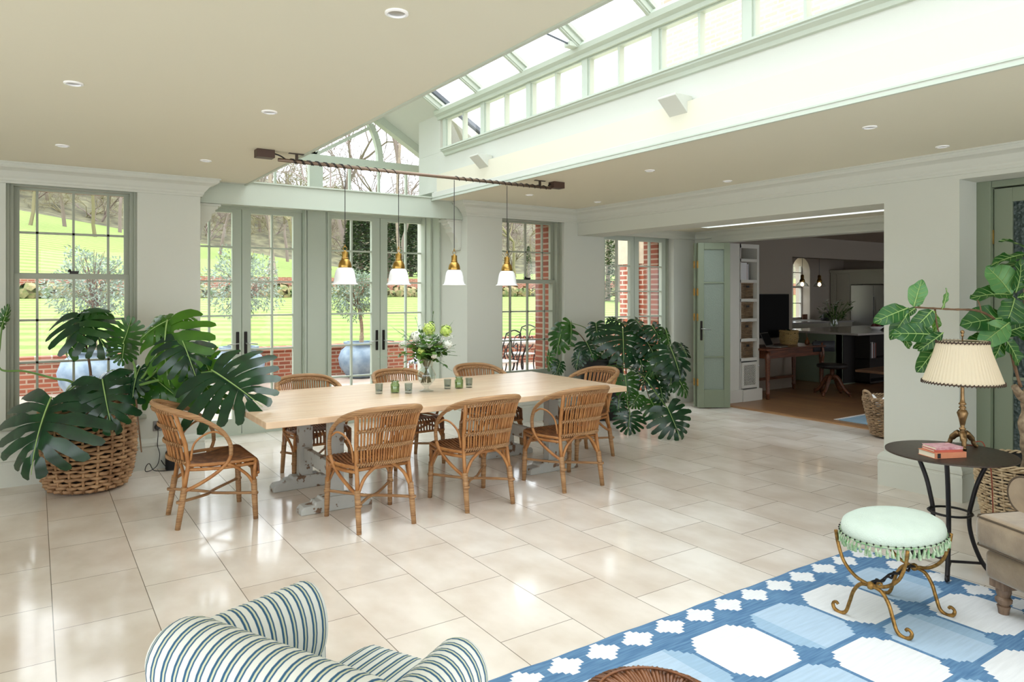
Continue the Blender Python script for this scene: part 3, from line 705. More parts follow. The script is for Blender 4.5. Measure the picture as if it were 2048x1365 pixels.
# downlights
dls = [(1.14, 2.47, 'that looks largest, alone above the open floor'), (.162, 4.22, 'one row in, farthest from the lantern'), (1.143, 4.24, 'one row in, close to the lantern edge'), (.164, 6.05, 'above the big basket monstera'), (1.14, 6.09, 'near the cornice end above the sash window'),
       (4.446, 2.47, 'on the side-wall half, nearest the lantern and camera'), (5.472, 2.50, 'above the lamp, close to the side cornice'), (4.437, 4.42, 'on the side-wall half behind the big wedge light'), (5.469, 4.42, 'near the middle of the side cornice'), (5.463, 6.29, 'in the far corner by the side cornice'), (4.455, 6.25, 'near the end of the pendant rail')]
def downlight(x, y, z, lab, g, r=.045):
    t = thing('downlight', lab, 'recessed light', (x, y, z), 0, g)
    MB().lathe([(r, 0), (r, -.006), (r * .78, -.008), (r * .72, -.002), (r * .72, 0)], 28, cap0=False, cap1=False).build('trim_ring', M['opal'], t, smooth=True, sharp=40)
    MB().lathe([(r * .72, -.001), (r * .3, -.0015)], 28, cap0=False).build('lens', M['steel'], t)
for x, y, l in dls: downlight(x, y, ZC, 'white round ceiling downlight ' + l, 'ceiling downlights')
for x, l in ((2.09, 'leaf nearest the basket side'), (2.95, 'post between the door pairs'), (3.85, 'leaf beside the pale pier')): downlight(x, 7.80, 2.57, 'small soffit downlight above the door ' + l, 'soffit downlights over the garden doors', .04)
# ================================================================= DINING TABLE
t = thing('dining_table', 'long dining table with a pale beech block top on worn grey trestles', 'table', (2.85, 5.465, 0))
MB().box(-1.60, 1.60, -.745, .745, .705, .75).build('tabletop', M['butcher'], t, bevel=.004)
for sx in (-1, 1):
    cx = sx * 1.005
    u = MB()
    for yy in (-.39, .32):
        pts = [(-.27, 0), (.27, 0), (.27, .035), (.25, .06), (.17, .065), (.165, .085), (.12, .09), (.115, .105), (-.115, .105), (-.12, .09), (-.165, .085), (-.17, .065), (-.25, .06), (-.27, .035)]
        MB().prism(pts, (cx, yy - .06, .0), (1, 0, 0), (0, 0, 1), (0, 1, 0), .12).build('trestle_foot', M['worn'], t, bevel=.01)
        MB().box(cx - .055, cx + .055, yy - .04, yy + .04, .10, .66).build('leg', M['worn'], t, bevel=.005)
    MB().box(cx - .022, cx + .022, -.36, .29, .22, .33).build('stretcher', M['worn'], t, bevel=.005)
    MB().prism([(-.60, .705), (-.60, .68), (-.52, .655), (.45, .655), (.55, .68), (.55, .705)], (cx - .04, 0, 0), (0, 1, 0), (0, 0, 1), (1, 0, 0), .08).build('bearer', M['worn'], t, bevel=.004)

# ================================================================= RATTAN CHAIRS
def post(z):
    ks = [(0, .20, -.25), (.28, .195, -.205), (.43, .19, -.18), (.58, .203, -.205), (.80, .228, -.275), (.9, .24, -.31)]
    for (a, x0, y0), (b, x1, y1) in zip(ks[:-1], ks[1:]):
        if z <= b:
            f = (z - a) / (b - a); return x0 + (x1 - x0) * f, y0 + (y1 - y0) * f
    return ks[-1][1:]
def bk(s, z):
    px, py = post(z); return (s * px, py - .085 * (1 - s * s), z + .018 * (1 - s * s))
def make_chair(label):
    t = thing('rattan_armchair', label, 'chair', (0, 0, 0), 0, 'rattan armchairs around the dining table')
    # seat
    q = MB(); n = 17
    for i in range(n):
        s = -1 + 2 * i / (n - 1)
        pts = [(s * .175, -.185 - .03 * (1 - s * s), .45), (s * .18, -.16, .425), (s * .2, -.04, .405), (s * .215, .08, .418), (s * .225, .18, .438), (s * .228, .235, .436), (s * .23, .265, .405), (s * .23, .272, .33)]
        q.tube(bez(pts, 3), .0085, 5, cap=False)
    for yy, zz, w in ((-.1, .402, .19), (.03, .398, .21), (.15, .42, .222)): q.tube([(-w, yy, zz), (w, yy, zz)], .007, 5)
    q.build('seat', M['rattan_seat'], t, smooth=True)
    # seat rails
    q = MB()
    for sx in (-1, 1):
        for dz in (.425, .395):
            q.tube(bez([(sx * .19, -.18, dz), (sx * .235, -.08, dz), (sx * .262, .05, dz - .0), (sx * .25, .17, dz), (sx * .238, .25, dz)], 4), .012, 6)
    q.tube([(-.19, -.18, .41), (.19, -.18, .41)], .012, 6); q.tube([(-.238, .25, .41), (.238, .25, .41)], .012, 6)
    q.tube([(-.24, .268, .325), (.24, .268, .325)], .012, 6)
    for sx in (-1, 1): q.tube(bez([(sx * .235, .26, .30), (sx * .12, .262, .37), (sx * .0, .262, .405)], 4), .009, 6)
    q.build('seat_frame', M['rattan'], t, smooth=True)
    # backrest: spindles plus bands
    q = MB(); ns = 23
    for i in range(ns):
        s = -1 + 2 * (i + .5) / ns
        off = .004 * (-1) ** i
        q.tube([(bk(s + off, z)[0], bk(s, z)[1] + off, bk(s, z)[2]) for z in (.44, .50, .565, .63, .69, .75, .805)], .0072, 5, cap=False)
    q.build('backrest', M['rattan'], t, smooth=True)
    q = MB()
    for z in (.445, .56, .675, .788):
        for d in (-.011, .011):
            pts = [bk(-1 + 2 * k / 24, z) for k in range(25)]
            for k in range(24):
                pass
            q.tube([(x, y + d * 1.1 + .004 * math.sin(k * 2.6), zz + .005 * math.cos(k * 2.6)) for k, (x, y, zz) in enumerate(pts)], .008, 5)
        m = 26
        for k in range(m):
            s = -1 + 2 * (k + .5) / m; x, y, zz = bk(s, z)
            q.tube([(x - .009, y - .021, zz - .013), (x + .0, y - .024, zz), (x + .009, y - .021, zz + .013)], .005, 4, cap=False)
            q.tube([(x + .009, y + .019, zz - .012), (x - .009, y + .019, zz + .012)], .005, 4, cap=False)
    q.build('woven_band', M['wrap'], t, smooth=True)
    # top rail and arm hoops
    half = [(0, -.372, .838), (.10, -.362, .835), (.185, -.325, .825), (.242, -.262, .803), (.275, -.16, .765), (.292, -.06, .71), (.296, .02, .645), (.290, .068, .56), (.283, .075, .48)]
    full = [(-x, y, z) for x, y, z in half[::-1]] + half[1:]
    pts = bez(full, 5)
    q = MB(); q.tube(pts, [(.0195 if abs(p[0]) < .285 and p[2] > .7 else .0145) for p in pts], 8)
    q.tube([(p[0] * .965, p[1] + .012, p[2] - .024) for p in pts if p[2] > .765], .012, 6)
    q.build('arm_rail', M['wrap'], t, smooth=True)
    for sx in (-1, 1):
        q = MB(); q.tube(bez([(sx * .283, .075, .48), (sx * .272, .05, .425), (sx * .255, -.02, .36), (sx * .225, -.12, .295), (sx * .20, -.205, .255)], 5), .0125, 7)
        q.tube(bez([(sx * .207, -.17, .46), (sx * .218, -.15, .57), (sx * .24, -.085, .632), (sx * .268, -.02, .648), (sx * .29, .035, .615)], 5), .0075, 6)
        q.build('arm_loop', M['rattan'], t, smooth=True)
    # legs
    for sx in (-1, 1):
        q = MB(); px = [post(z) for z in (0, .14, .28)]
        q.tube([(sx * a, b, z) for (a, b), z in zip(px, (0, .14, .28))], [.0175, .0205, .022], 8)
        l = q.build('leg', M['wrap'], t, smooth=True)
        q = MB(); q.tube([(sx * post(z)[0], post(z)[1], z) for z in (.27, .36, .43, .50, .58, .70, .81)], .0145, 7); q.build('post', M['rattan'], l, smooth=True)
        q = MB(); q.tube([(sx * .245, .25, 0), (sx * .243, .243, .14), (sx * .24, .238, .28)], [.0175, .0205, .021], 8); l = q.build('leg', M['wrap'], t, smooth=True)
        q = MB(); q.tube([(sx * .24, .238, .27), (sx * .238, .245, .36), (sx * .236, .25, .42)], .014, 7); q.build('post', M['rattan'], l, smooth=True)
    # braces and crossed stretcher
    q = MB()
    q.tube(bez([(-.195, -.21, .25), (-.14, -.205, .36), (-.05, -.215, .435), (0, -.225, .445), (.05, -.215, .435), (.14, -.205, .36), (.195, -.21, .25)], 5), .0115, 6)
    q.build('brace', M['rattan'], t, smooth=True)
    for sx in (-1, 1):
        q = MB()
        q.tube(bez([(sx * .275, .055, .42), (sx * .262, .13, .375), (sx * .248, .20, .31), (sx * .243, .238, .24)], 4), .0115, 6)
        q.tube(bez([(sx * .242, .235, .24), (sx * .17, .24, .35), (sx * .05, .245, .395)], 4), .0105, 6)
        q.build('brace', M['rattan'], t, smooth=True)
        q = MB(); q.tube([(sx * .186, -.175, .42), (sx * .182, -.19, .33), (sx * .192, -.205, .24)], .009, 6); q.build('brace', M['rattan'], t, smooth=True)
    q = MB()
    for sx in (-1, 1):
        q.tube(bez([(sx * .198, -.235, .185), (sx * .05, -.04, .172), (-sx * .05, .03, .172), (-sx * .243, .243, .185)], 4), .0105, 6)
        for a in ((sx * .198, -.235), (sx * .243, .243)): q.lathe([(.0235, -.008), (.025, 0), (.0235, .008)], 10, (a[0], a[1], .185))
    q.build('stretcher', M['wrap'], t, smooth=True)
    return t
ch = make_chair('rattan armchair on the camera side of the table, nearest the head chair')
spots = [(1.975, 4.68, 0, None),
         (2.80, 4.675, .0, 'rattan armchair on the camera side of the table, middle of its row of three'),
         (3.70, 4.68, .0, 'rattan armchair on the camera side of the table, nearest the black pot'),
         (1.045, 5.40, -PI / 2, 'rattan armchair at the table end beside the big basket, seen from the side'),
         (2.02, 6.09, PI, 'rattan armchair tucked in on the garden side behind the grey trestle, nearest the drooping leaf'),
         (2.93, 6.09, PI, 'rattan armchair on the garden side behind the left group of glass tumblers'),
         (3.83, 6.10, PI, 'rattan armchair on the garden side in front of the pale pier'),
         (4.44, 5.37, PI / 2, 'rattan armchair at the far table end in front of the black pot')]
for i, (x, y, a, l) in enumerate(spots):
    o = ch if i == 0 else copy_tree(ch)
    o.location = (x, y, 0); o.rotation_euler = (0, 0, a)
    if l: o['label'] = l

# ================================================================= GLASSWARE AND FLOWERS ON THE TABLE
TZ = .75
def tumbler(x, y, lab, loc=None):
    t = thing('tealight_tumbler', lab, 'tumbler', (x, y, TZ), 0, 'smoky glass tumblers on the table')
    MB().lathe([(.029, .0), (.030, .02), (.034, .085), (.0315, .085), (.028, .022), (.0, .018)], 20, cap1=False).build('glass_body', M['greyglass'], t, smooth=True, sharp=40)
    MB().lathe([(.019, .02), (.019, .034), (.003, .034), (.002, .042)], 16).build('tealight', M['steel'], t)
tx = [at_Z(u, v, TZ) for u, v in ((758, 788), (817, 787), (895, 778), (938, 775.5))]
tl = ['smoky glass tumbler nearest the drooping monstera leaf', 'smoky glass tumbler between the green jar and the flower vase', 'smoky glass tumbler just beyond the flower vase', 'smoky glass tumbler at the end of the line nearest the far table end']
for p, l in zip(tx, tl): tumbler(p.x, p.y, l)
def jar(x, y, lab):
    t = thing('candle_jar', lab, 'jar', (x, y, TZ), 0, 'green glass candle jars')
    MB().lathe([(.033, 0), (.038, .006), (.039, .03), (.038, .072), (.031, .082), (.031, .09), (.037, .096), (.036, .103), (.029, .103), (.028, .085), (.034, .07), (.034, .01), (0, .008)], 24, cap1=False).build('glass_body', M['greenglass'], t, smooth=True, sharp=50)
    MB().lathe([(.0325, .010), (.0325, .062), (.002, .062)], 20).build('candle_wax', mat('candle_wax' + lab[:0], (232, 222, 176), .5), t)
p = at_Z(790, 786, TZ); jar(p.x, p.y, 'pale green glass candle jar on the camera side of the vase')
p = at_Z(918, 777, TZ); jar(p.x, p.y, 'pale green glass candle jar beyond the flower vase')
VX, VY = at_Z(853, 783, TZ).x, at_Z(853, 783, TZ).y
t = thing('glass_vase', 'footed clear glass vase holding the green and white flowers', 'vase', (VX, VY, TZ))
MB().lathe([(.062, 0), (.062, .006), (.03, .014), (.018, .028), (.022, .04), (.045, .06), (.074, .10), (.082, .135), (.072, .175), (.048, .205), (.052, .235), (.082, .275), (.085, .285), (.08, .285), (.048, .235), (.044, .205), (.068, .172), (.077, .135), (.07, .102), (.04, .062), (0, .052)], 32, cap1=False).build('glass_body', M['clear'], t, smooth=True)
t['fill'] = 0
fl_ = thing('flower_arrangement', 'loose bouquet of green guelder roses, white blooms and eucalyptus', 'flowers', (VX, VY, TZ))
rnd = random.Random(3)
q = MB()
for i in range(26):
    a = rnd.uniform(0, 2 * PI); r = rnd.uniform(.01, .045); a2 = a + PI + rnd.uniform(-.5, .5)
    q.tube(bez([(r * math.cos(a2) * 1.2, r * math.sin(a2) * 1.2, .075), (0.02 * math.cos(a2), .02 * math.sin(a2), .15), (.02 * math.cos(a), .02 * math.sin(a), .215), (.07 * math.cos(a), .07 * math.sin(a), .33), (.14 * math.cos(a), .14 * math.sin(a), .42)], 3), .0028, 4)
q.build('stem', mat('cut_stems', (96, 92, 52), .6), fl_, smooth=True)['label'] = 'bundle of cut stems'
def blob(mb, c, r, n=40, k=.3, rr=None):
    rr = rr or rnd
    for i in range(n):
        z = 1 - 2 * (i + .5) / n; a = i * 2.399; s = math.sqrt(1 - z * z)
        d = Vector((s * math.cos(a), s * math.sin(a), z)); p = Vector(c) + d * r * rr.uniform(.72, 1.12)
        tn = d.cross(Vector((.3, .2, .9))).normalized(); bn = d.cross(tn); w = r * k
        ce = p + d * w * .25; m = len(mb.v)
        mb.v.append(tuple(ce))
        for j in range(5):
            an = 2 * PI * j / 5 + i; mb.v.append(tuple(p + (tn * math.cos(an) + bn * math.sin(an)) * w + d * w * (.1 if j % 2 else -.1)))
        for j in range(5): mb.f.append((m, m + 1 + j, m + 1 + (j + 1) % 5)); mb.m.append(0)
M['lime'] = mat('guelder_rose_green', (176, 204, 88), .7, rgb2=(206, 222, 126), scale=30)
M['bloom'] = mat('white_petals', (236, 236, 226), .7)
R_ = Vector((CN, -SN, 0)); U_ = Vector((0, 0, 1)); Fd = Vector((SN, CN, 0))
def bq(u, v, dep=0.0):  # position inside the bouquet from the picture, at the vase's own distance
    d = ray(u, v); base = Vector((VX, VY, 0)).dot(Fd); p = CAMP + d * (base + dep)
    return p - Vector((VX, VY, TZ))
for (u, v, r, dep, m_) in ((858, 658, .062, -.03, 'lime'), (892, 662, .06, .03, 'lime'), (842, 702, .037, -.12, 'lime'), (832, 674, .056, -.02, 'bloom'), (858, 688, .042, -.1, 'bloom'), (895, 690, .045, -.02, 'bloom'), (806, 690, .04, .05, 'bloom'), (868, 712, .03, -.1, 'bloom')):
    q = MB(); blob(q, bq(u, v, dep), r * .86, 130, .2); q.build('blossom', M[m_], fl_)
def small_leaf(mb, p, d, nrm, L, W):
    d = d.normalized(); s = d.cross(nrm)
    if s.length < 1e-4: s = d.cross(Vector((1, 0, 0)))
    s.normalize(); m = len(mb.v)
    for (a, b, c) in ((0, 0, 0), (.3, .8, .06), (.6, 1, .06), (.88, .6, .0), (1, 0, -.08), (.88, -.6, 0), (.6, -1, .06), (.3, -.8, .06)):
        mb.v.append(tuple(p + d * L * a + s * W * .5 * b + nrm * L * c))
    mb.f += [(m, m + 1, m + 7), (m + 1, m + 2, m + 6, m + 7), (m + 2, m + 3, m + 5, m + 6), (m + 3, m + 4, m + 5)]; mb.m += [0] * 4
M['bq1'] = leaf_mat('bouquet_leaf', (80, 120, 50), (118, 152, 68), .5, .2)
M['bq2'] = leaf_mat('eucalyptus_leaf', (122, 150, 122), (158, 180, 158), .6, .15)
M['bq3'] = leaf_mat('dark_bouquet_leaf', (50, 80, 36), (84, 112, 50), .4, .2)
def sprig(pts, n, L, W, m_, name='leaf_sprig', tw=0.0):
    q = MB(); P = bez(pts, 8); q.tube(P, .0018, 4)
    for i in range(n):
        k = int((i + 1) / (n + 1) * (len(P) - 1)); p = P[k]; d = (P[min(k + 1, len(P) - 1)] - P[max(k - 1, 0)]).normalized()
        sd = d.cross(Vector((rnd.uniform(-.4, .4), rnd.uniform(-.4, .4), 1))).normalized()
        for s in (-1, 1):
            dd = (sd * s + d * .5 + Vector((rnd.uniform(-.3, .3),) * 3)); nn = Vector((rnd.uniform(-.6, .6), rnd.uniform(-.6, .6), 1)).normalized()
            small_leaf(q, p, dd, nn, L * rnd.uniform(.8, 1.15), W * rnd.uniform(.8, 1.1))
    small_leaf(q, P[-1], P[-1] - P[-2], Vector((0, 0, 1)), L, W); q.build(name, M[m_], fl_)
cv = bq(855, 722)
for (u, v, n, L, W, m_, dep) in ((785, 655, 6, .035, .018, 'bq2', 0), (762, 715, 5, .035, .028, 'bq2', -.05), (866, 630, 5, .035, .03, 'bq3', .02), (832, 640, 6, .03, .016, 'bq2', .05), (905, 645, 7, .028, .012, 'bq2', .04), (912, 690, 8, .026, .010, 'bq3', .0), (915, 712, 8, .026, .010, 'bq3', -.05), (900, 740, 7, .024, .010, 'bq2', -.08),
        (800, 690, 5, .065, .04, 'bq1', -.06), (796, 708, 5, .07, .045, 'bq1', -.1), (812, 668, 4, .06, .038, 'bq1', 0), (818, 722, 4, .06, .035, 'bq3', -.1), (845, 722, 3, .055, .035, 'bq1', -.14), (885, 728, 4, .06, .038, 'bq3', -.08), (898, 705, 4, .06, .045, 'bq1', -.02), (880, 676, 5, .05, .03, 'bq1', 0), (870, 695, 5, .05, .03, 'bq3', -.05), (846, 668, 5, .045, .028, 'bq3', .05), (822, 700, 5, .05, .03, 'bq3', -.08), (905, 675, 6, .03, .014, 'bq2', .1), (812, 735, 4, .04, .02, 'bq1', .1), (860, 650, 5, .04, .025, 'bq1', .12), (885, 712, 6, .035, .02, 'bq3', .15), (838, 690, 6, .04, .025, 'bq1', -.02)):
    e = bq(u, v, dep); mid = cv.lerp(e, .45) + Vector((0, 0, .03)); sprig([cv, mid, e], n, L, W, m_)
for i in range(34):
    th = rnd.uniform(0, 2 * PI); el = rnd.uniform(.05, 1.25); rr = rnd.uniform(.13, .21)
    c0 = bq(857, 700); e = c0 + Vector((rr * math.cos(th) * math.cos(el) * 1.05, rr * math.sin(th) * math.cos(el) * 1.05, rr * math.sin(el) * .9 - .05)); k_ = i % 4
    sprig([cv, cv.lerp(e, .5) + Vector((0, 0, .03)), e], 5, (.065, .045, .075, .06)[k_], (.038, .026, .044, .036)[k_], ('bq1', 'bq2', 'bq3', 'bq1')[k_])
q = MB()
for i in range(60):
    e = bq(rnd.uniform(845, 905), rnd.uniform(668, 705), rnd.uniform(-.08, .08)); q.lathe([(.001, -.005), (.0055, 0), (.001, .005)], 5, e)
q.build('small_white_blossom', M['bloom'], fl_)['kind'] = 'stuff'

# ================================================================= PENDANT RAIL
RY = 5.40; RZ = 2.605
t = thing('lighting_rail', 'long brown metal pole under the ceiling wound with black cable', 'rail', (0, RY, RZ))
MB().tube([(1.52, 0, 0), (4.10, 0, 0)], .014, 12).build('pole', mat('bronze_pole', (128, 108, 92), .4, .5), t, smooth=True)
for x in (1.66, 3.97):
    q = MB(); q.box(x - .009, x + .009, -.009, .009, .01, .056); q.box(x - .06, x + .06, -.012, .012, .055, .061); q.build('bracket', mat('bronze_bracket', (70, 58, 50), .5, .4), t)
def helix(x0, x1, turns, n=10):
    return [(x0 + (x1 - x0) * i / (turns * n), .0175 * math.cos(2 * PI * i / n), .0175 * math.sin(2 * PI * i / n)) for i in range(turns * n + 1)]
q = MB()
q.tube(helix(1.60, 2.05, 7), .003, 5); q.tube(helix(1.612, 2.062, 7), .003, 5); q.tube(helix(2.05, 2.51, 6), .003, 5); q.tube(bez([(1.44, 0, .03), (1.47, .01, .045), (1.53, -.01, .03), (1.60, .0175, 0)], 6), .006, 6); q.build('wound_cable', M['black'], t, smooth=True); q = MB(); q.tube(helix(3.04, 3.60, 8), .003, 5); q.tube(helix(3.60, 4.06, 7), .003, 5)
q.tube(bez([(4.15, 0, .03), (4.10, .01, .04), (4.07, 0, .02)], 6), .006, 6)
q.build('wound_cable', M['black'], t, smooth=True)
for x, l in ((1.42, 'dark brown ceiling box at the end of the rail beside the lantern corner'), (4.17, 'dark brown ceiling box at the end of the rail on the house side')):
    b = thing('ceiling_box', l, 'junction box', (x, RY, ZC), 0, 'ceiling boxes feeding the rail'); MB().box(-.065, .065, -.045, .045, -.06, 0).build('housing', mat('brown_box', (74, 52, 42), .5), b, bevel=.003)
    MB().lathe([(.012, 0), (.012, .02)], 12, (0, 0, -.04)).build('cable_gland', M['black'], b).rotation_euler = (0, 0, 0)
labs = ['white and brass pendant lamp nearest the ceiling box by the lantern corner', 'white and brass pendant lamp hanging just before the flower vase, over the door leaf', 'white and brass pendant lamp hanging against the pale pier', 'white and brass pendant lamp hanging against the far sash window']
proto = None
for x, l in zip((2.045, 2.51, 3.04, 3.595), labs):
    if proto is None:
        t = thing('pendant_lamp', l, 'pendant lamp', (x, RY, 1.667), 0, 'white and brass pendant lamps over the table'); proto = t
        MB().tube([(0, 0, .31), (0, 0, .92)], .003, 6).build('cord', M['black'], t)
        q = MB(); q.tube([(.016 * math.cos(2 * PI * i / 16), 0, .285 + .016 * math.sin(2 * PI * i / 16)) for i in range(16)], .0022, 5, closed=True); q.tube([(0, .006 * math.cos(a), .307 + .012 * math.sin(a)) for a in [2 * PI * i / 10 for i in range(10)]], .003, 5, closed=True)
        q.build('ring', M['brass'], t)
        MB().lathe([(.004, .27), (.010, .265), (.010, .262), (.0235, .26), (.025, .255), (.025, .215), (.029, .212), (.029, .205), (.026, .203), (.034, .196), (.045, .178), (.051, .155), (.052, .138), (.050, .132), (.0, .132)], 32).build('socket_cap', M['brass'], t, smooth=True, sharp=35)
        MB().lathe([(.048, .134), (.060, .128), (.072, .108), (.080, .075), (.086, .035), (.090, .012), (.102, .004), (.106, .0), (.104, -.001), (.087, .008), (.083, .035), (.077, .075), (.069, .105), (.058, .124), (.03, .128)], 40, cap0=False, cap1=False).build('lamp_shade', M['opal'], t, smooth=True)
    else:
        t = copy_tree(proto); t.location = (x, RY, 1.667); t['label'] = l

# ================================================================= SOCKET AND SPEAKER
t = thing('wall_socket', 'grey metal double wall socket with a black plug and cable', 'socket', (.965, YB, .385))
MB().box(-.075, .075, -.008, 0, -.045, .045).build('face_plate', mat('socket_plate', (120, 116, 110), .4, .6), t, bevel=.003)
q = MB(); q.box(-.015, -.002, -.012, -.006, .02, .036); q.box(.02, .033, -.012, -.006, .02, .036); q.box(.02, .05, -.0095, -.006, -.022, .008); q.build('switch', M['black'], t)
q = MB(); q.lathe([(.024, 0), (.026, .012), (.018, .034)], 16, (0, 0, 0)); o = q.build('plug', M['black'], t, smooth=True, sharp=40); o.location = (-.04, -.008, -.008); o.rotation_euler = (PI / 2, 0, 0)
q = MB(); q.tube(bez([(-.04, -.04, -.02), (-.04, -.045, -.08), (-.045, -.05, -.17), (-.03, -.07, -.25), (-.05, -.08, -.34), (-.10, -.09, -.378), (-.15, -.12, -.375), (-.15, -.14, -.33), (-.12, -.13, -.31), (-.08, -.12, -.378), (.02, -.19, -.378), (.09, -.19, -.378), (.10, -.13, -.378), (.03, -.11, -.375), (-.02, -.09, -.30), (.0, -.08, -.34), (.02, -.075, -.36)], 7), .0035, 6)
q.build('cable', M['black'], t, smooth=True)
t = thing('speaker', 'small black cylindrical-cornered speaker on the floor by the skirting', 'speaker', (1.035, 7.035, 0))
MB().lathe([(.058, .0), (.060, .006), (.060, .15), (.056, .160), (.0, .160)], 32).build('grille', mat('speaker_mesh', (30, 30, 33), .8, bump=.5, bscale=300), t, smooth=True, sharp=30)
MB().lathe([(.054, .158), (.056, .163), (.0, .163)], 32).build('top_panel', M['black'], t)

# ================================================================= SIDE TABLE, LAMP, BOOKS
t = thing('side_table', 'round hammered bronze side table on curved black iron legs', 'side table', (4.36, 1.95, 0))
MB().lathe([(.325, .672), (.333, .674), (.333, .682), (.325, .684), (.0, .682)], 64).build('table_top', M['tabletop_iron'], t, smooth=True, sharp=30)
q = MB(); q.tube([(.105 * math.cos(a), .105 * math.sin(a), .34) for a in [2 * PI * i / 28 for i in range(28)]], .012, 6, closed=True, flat=.5); q.build('ring', M['iron'], t, smooth=True)
for k, a in enumerate((200, 320, 80)):
    a = math.radians(a); c, s = math.cos(a), math.sin(a)
    prof = [(.235, .672), (.19, .60), (.145, .50), (.118, .40), (.105, .335), (.105, .26), (.125, .17), (.16, .08), (.19, .03), (.205, .012)]
    q = MB(); q.tube(bez([(r * c, r * s, z) for r, z in prof], 4), .0125, 8); q.tube([(r * c, r * s, z) for r, z in ((.19, .035), (.225, .016), (.24, .02), (.238, .034), (.225, .036))], .008, 6)
    q.build('leg', M['iron'], t, smooth=True)
q = MB()
for a in (200, 320, 80):
    a = math.radians(a); q.tube([(0, 0, .055), (.17 * math.cos(a), .17 * math.sin(a), .05)], .008, 6)
q.build('stretcher', M['iron'], t)
LX, LY = 4.545, 1.965
t = thing('table_lamp', 'antique brass candlestick lamp with a cream pleated shade', 'lamp', (LX, LY, .684))
q = MB()
for k in range(3):
    a = math.radians(-150 + 120 * k); c, s = math.cos(a), math.sin(a)
    q.tube(bez([(.018 * c, .018 * s, .085), (.04 * c, .04 * s, .07), (.062 * c, .062 * s, .045), (.072 * c, .072 * s, .018), (.090 * c, .090 * s, .006)], 4), [.02] * 4 + [.018] * 4 + [.013] * 4 + [.011] * 4 + [.012], 8)
q.build('base', M['abrass'], t, smooth=True)
MB().lathe([(.02, .07), (.022, .09), (.012, .10), (.018, .108), (.018, .114), (.010, .12), (.014, .14), (.020, .17), (.030, .205), (.022, .222), (.012, .228), (.02, .236), (.016, .244), (.010, .25), (.022, .258), (.014, .268), (.010, .29), (.009, .42), (.012, .44), (.012, .52), (.003, .53), (.003, .655), (.008, .66), (.008, .668), (.004, .67), (.010, .678), (.011, .686), (.006, .694), (.0, .696)], 20, cap0=False).build('stem', M['abrass'], t, smooth=True)
def pleat(a, k): return 1 + .012 * math.cos(a * 60)
n = 240; q = MB()
for (r, z) in ((.208, .385), (.189, .44), (.169, .50), (.149, .56), (.130, .632)):
    for j in range(n):
        a = 2 * PI * j / n; rr = r * pleat(a, 60); q.v.append((rr * math.cos(a), rr * math.sin(a), z))
for i in range(4):
    for j in range(n): q.f.append((i * n + j, i * n + (j + 1) % n, (i + 1) * n + (j + 1) % n, (i + 1) * n + j)); q.m.append(0)
m_, nt_, o_ = new_mat('pleated_silk'); b_ = principled(nt_, srgb(240, 226, 198), .9); t2 = node(nt_, 'ShaderNodeBsdfTranslucent', Color=srgb(250, 230, 195)); mx_ = nt_.nodes.new('ShaderNodeMixShader'); mx_.inputs[0].default_value = .35
nt_.links.new(b_.outputs[0], mx_.inputs[1]); nt_.links.new(t2.outputs[0], mx_.inputs[2]); nt_.links.new(mx_.outputs[0], o_.inputs[0])
sh = q.build('lamp_shade', m_, t, smooth=True)
q = MB()
for r, z in ((.209, .387), (.134, .625)):
    N = int(r * 300)
    q.tube([((r + .003) * math.cos(2 * PI * i / 64), (r + .003) * math.sin(2 * PI * i / 64), z) for i in range(64)], .0035, 5, closed=True)
    for i in range(N):
        a = 2 * PI * i / N; c, s = math.cos(a), math.sin(a); a2 = a + 2 * PI / N * .8
        q.tube([((r + .004) * c, (r + .004) * s, z - .008), ((r + .002) * math.cos(a2), (r + .002) * math.sin(a2), z + .008)], .0032, 4)
q.build('braid_trim', mat('brown_braid', (70, 54, 42), .8), sh)['label'] = 'brown looped braid edging'
q = MB(); q.lathe([(.13, .628), (.05, .63), (.008, .632)], 24, cap0=False, cap1=False); q.build('shade_fitting', M['abrass'], t)
q = MB(); q.tube(bez([(.06, .0, .006), (.12, -.02, .003), (.18, .02, .003), (.25, .0, .004), (.262, -.02, -.05), (.25, -.05, -.16), (.2, -.08, -.35), (.12, -.12, -.60), (.10, -.2, -.677), (.25, -.4, -.677)], 8), .0035, 5); q.build('flex', mat('braided_flex', (150, 70, 52), .8), t, smooth=True)['label'] = 'red braided lamp flex'
BX, BY = at_Z(1884, 910, .69).x, at_Z(1884, 910, .69).y
yaw = YAW - .12
def book(name, label, z0, z1, w, d, m_, rz, dx=0, dy=0):
    t = thing(name, label, 'book', (BX + dx, BY + dy, z0), -yaw + rz, 'books stacked under the lamp')
    MB().box(-w / 2 + .003, w / 2 - .002, -d / 2 + .003, d / 2 - .003, .003, z1 - z0 - .003).build('pages', M['paper'], t)
    q = MB(); q.box(-w / 2, w / 2, -d / 2, d / 2, 0, .003); q.box(-w / 2, w / 2, -d / 2, d / 2, z1 - z0 - .003, z1 - z0); q.box(-w / 2, w / 2, -d / 2 - .001, -d / 2 + .003, 0, z1 - z0); q.build('cover', M[m_], t, bevel=.001)
    return t
b = book('hardback_book', 'thick tan hardback at the bottom of the stack under the lamp', .684, .716, .20, .125, 'book_o', .06, 0, 0)
MB().box(-.085, -.065, -.0645, -.062, .003, .029).build('spine_band', M['black'], b)
book('paperback_book', 'slim red book in the middle of the stack under the lamp', .716, .729, .165, .11, 'book_r', -.05, .0, .0)
book('paperback_book', 'slim pink and white patterned book on top of the stack', .729, .744, .165, .11, 'book_p', .02, .003, .0)

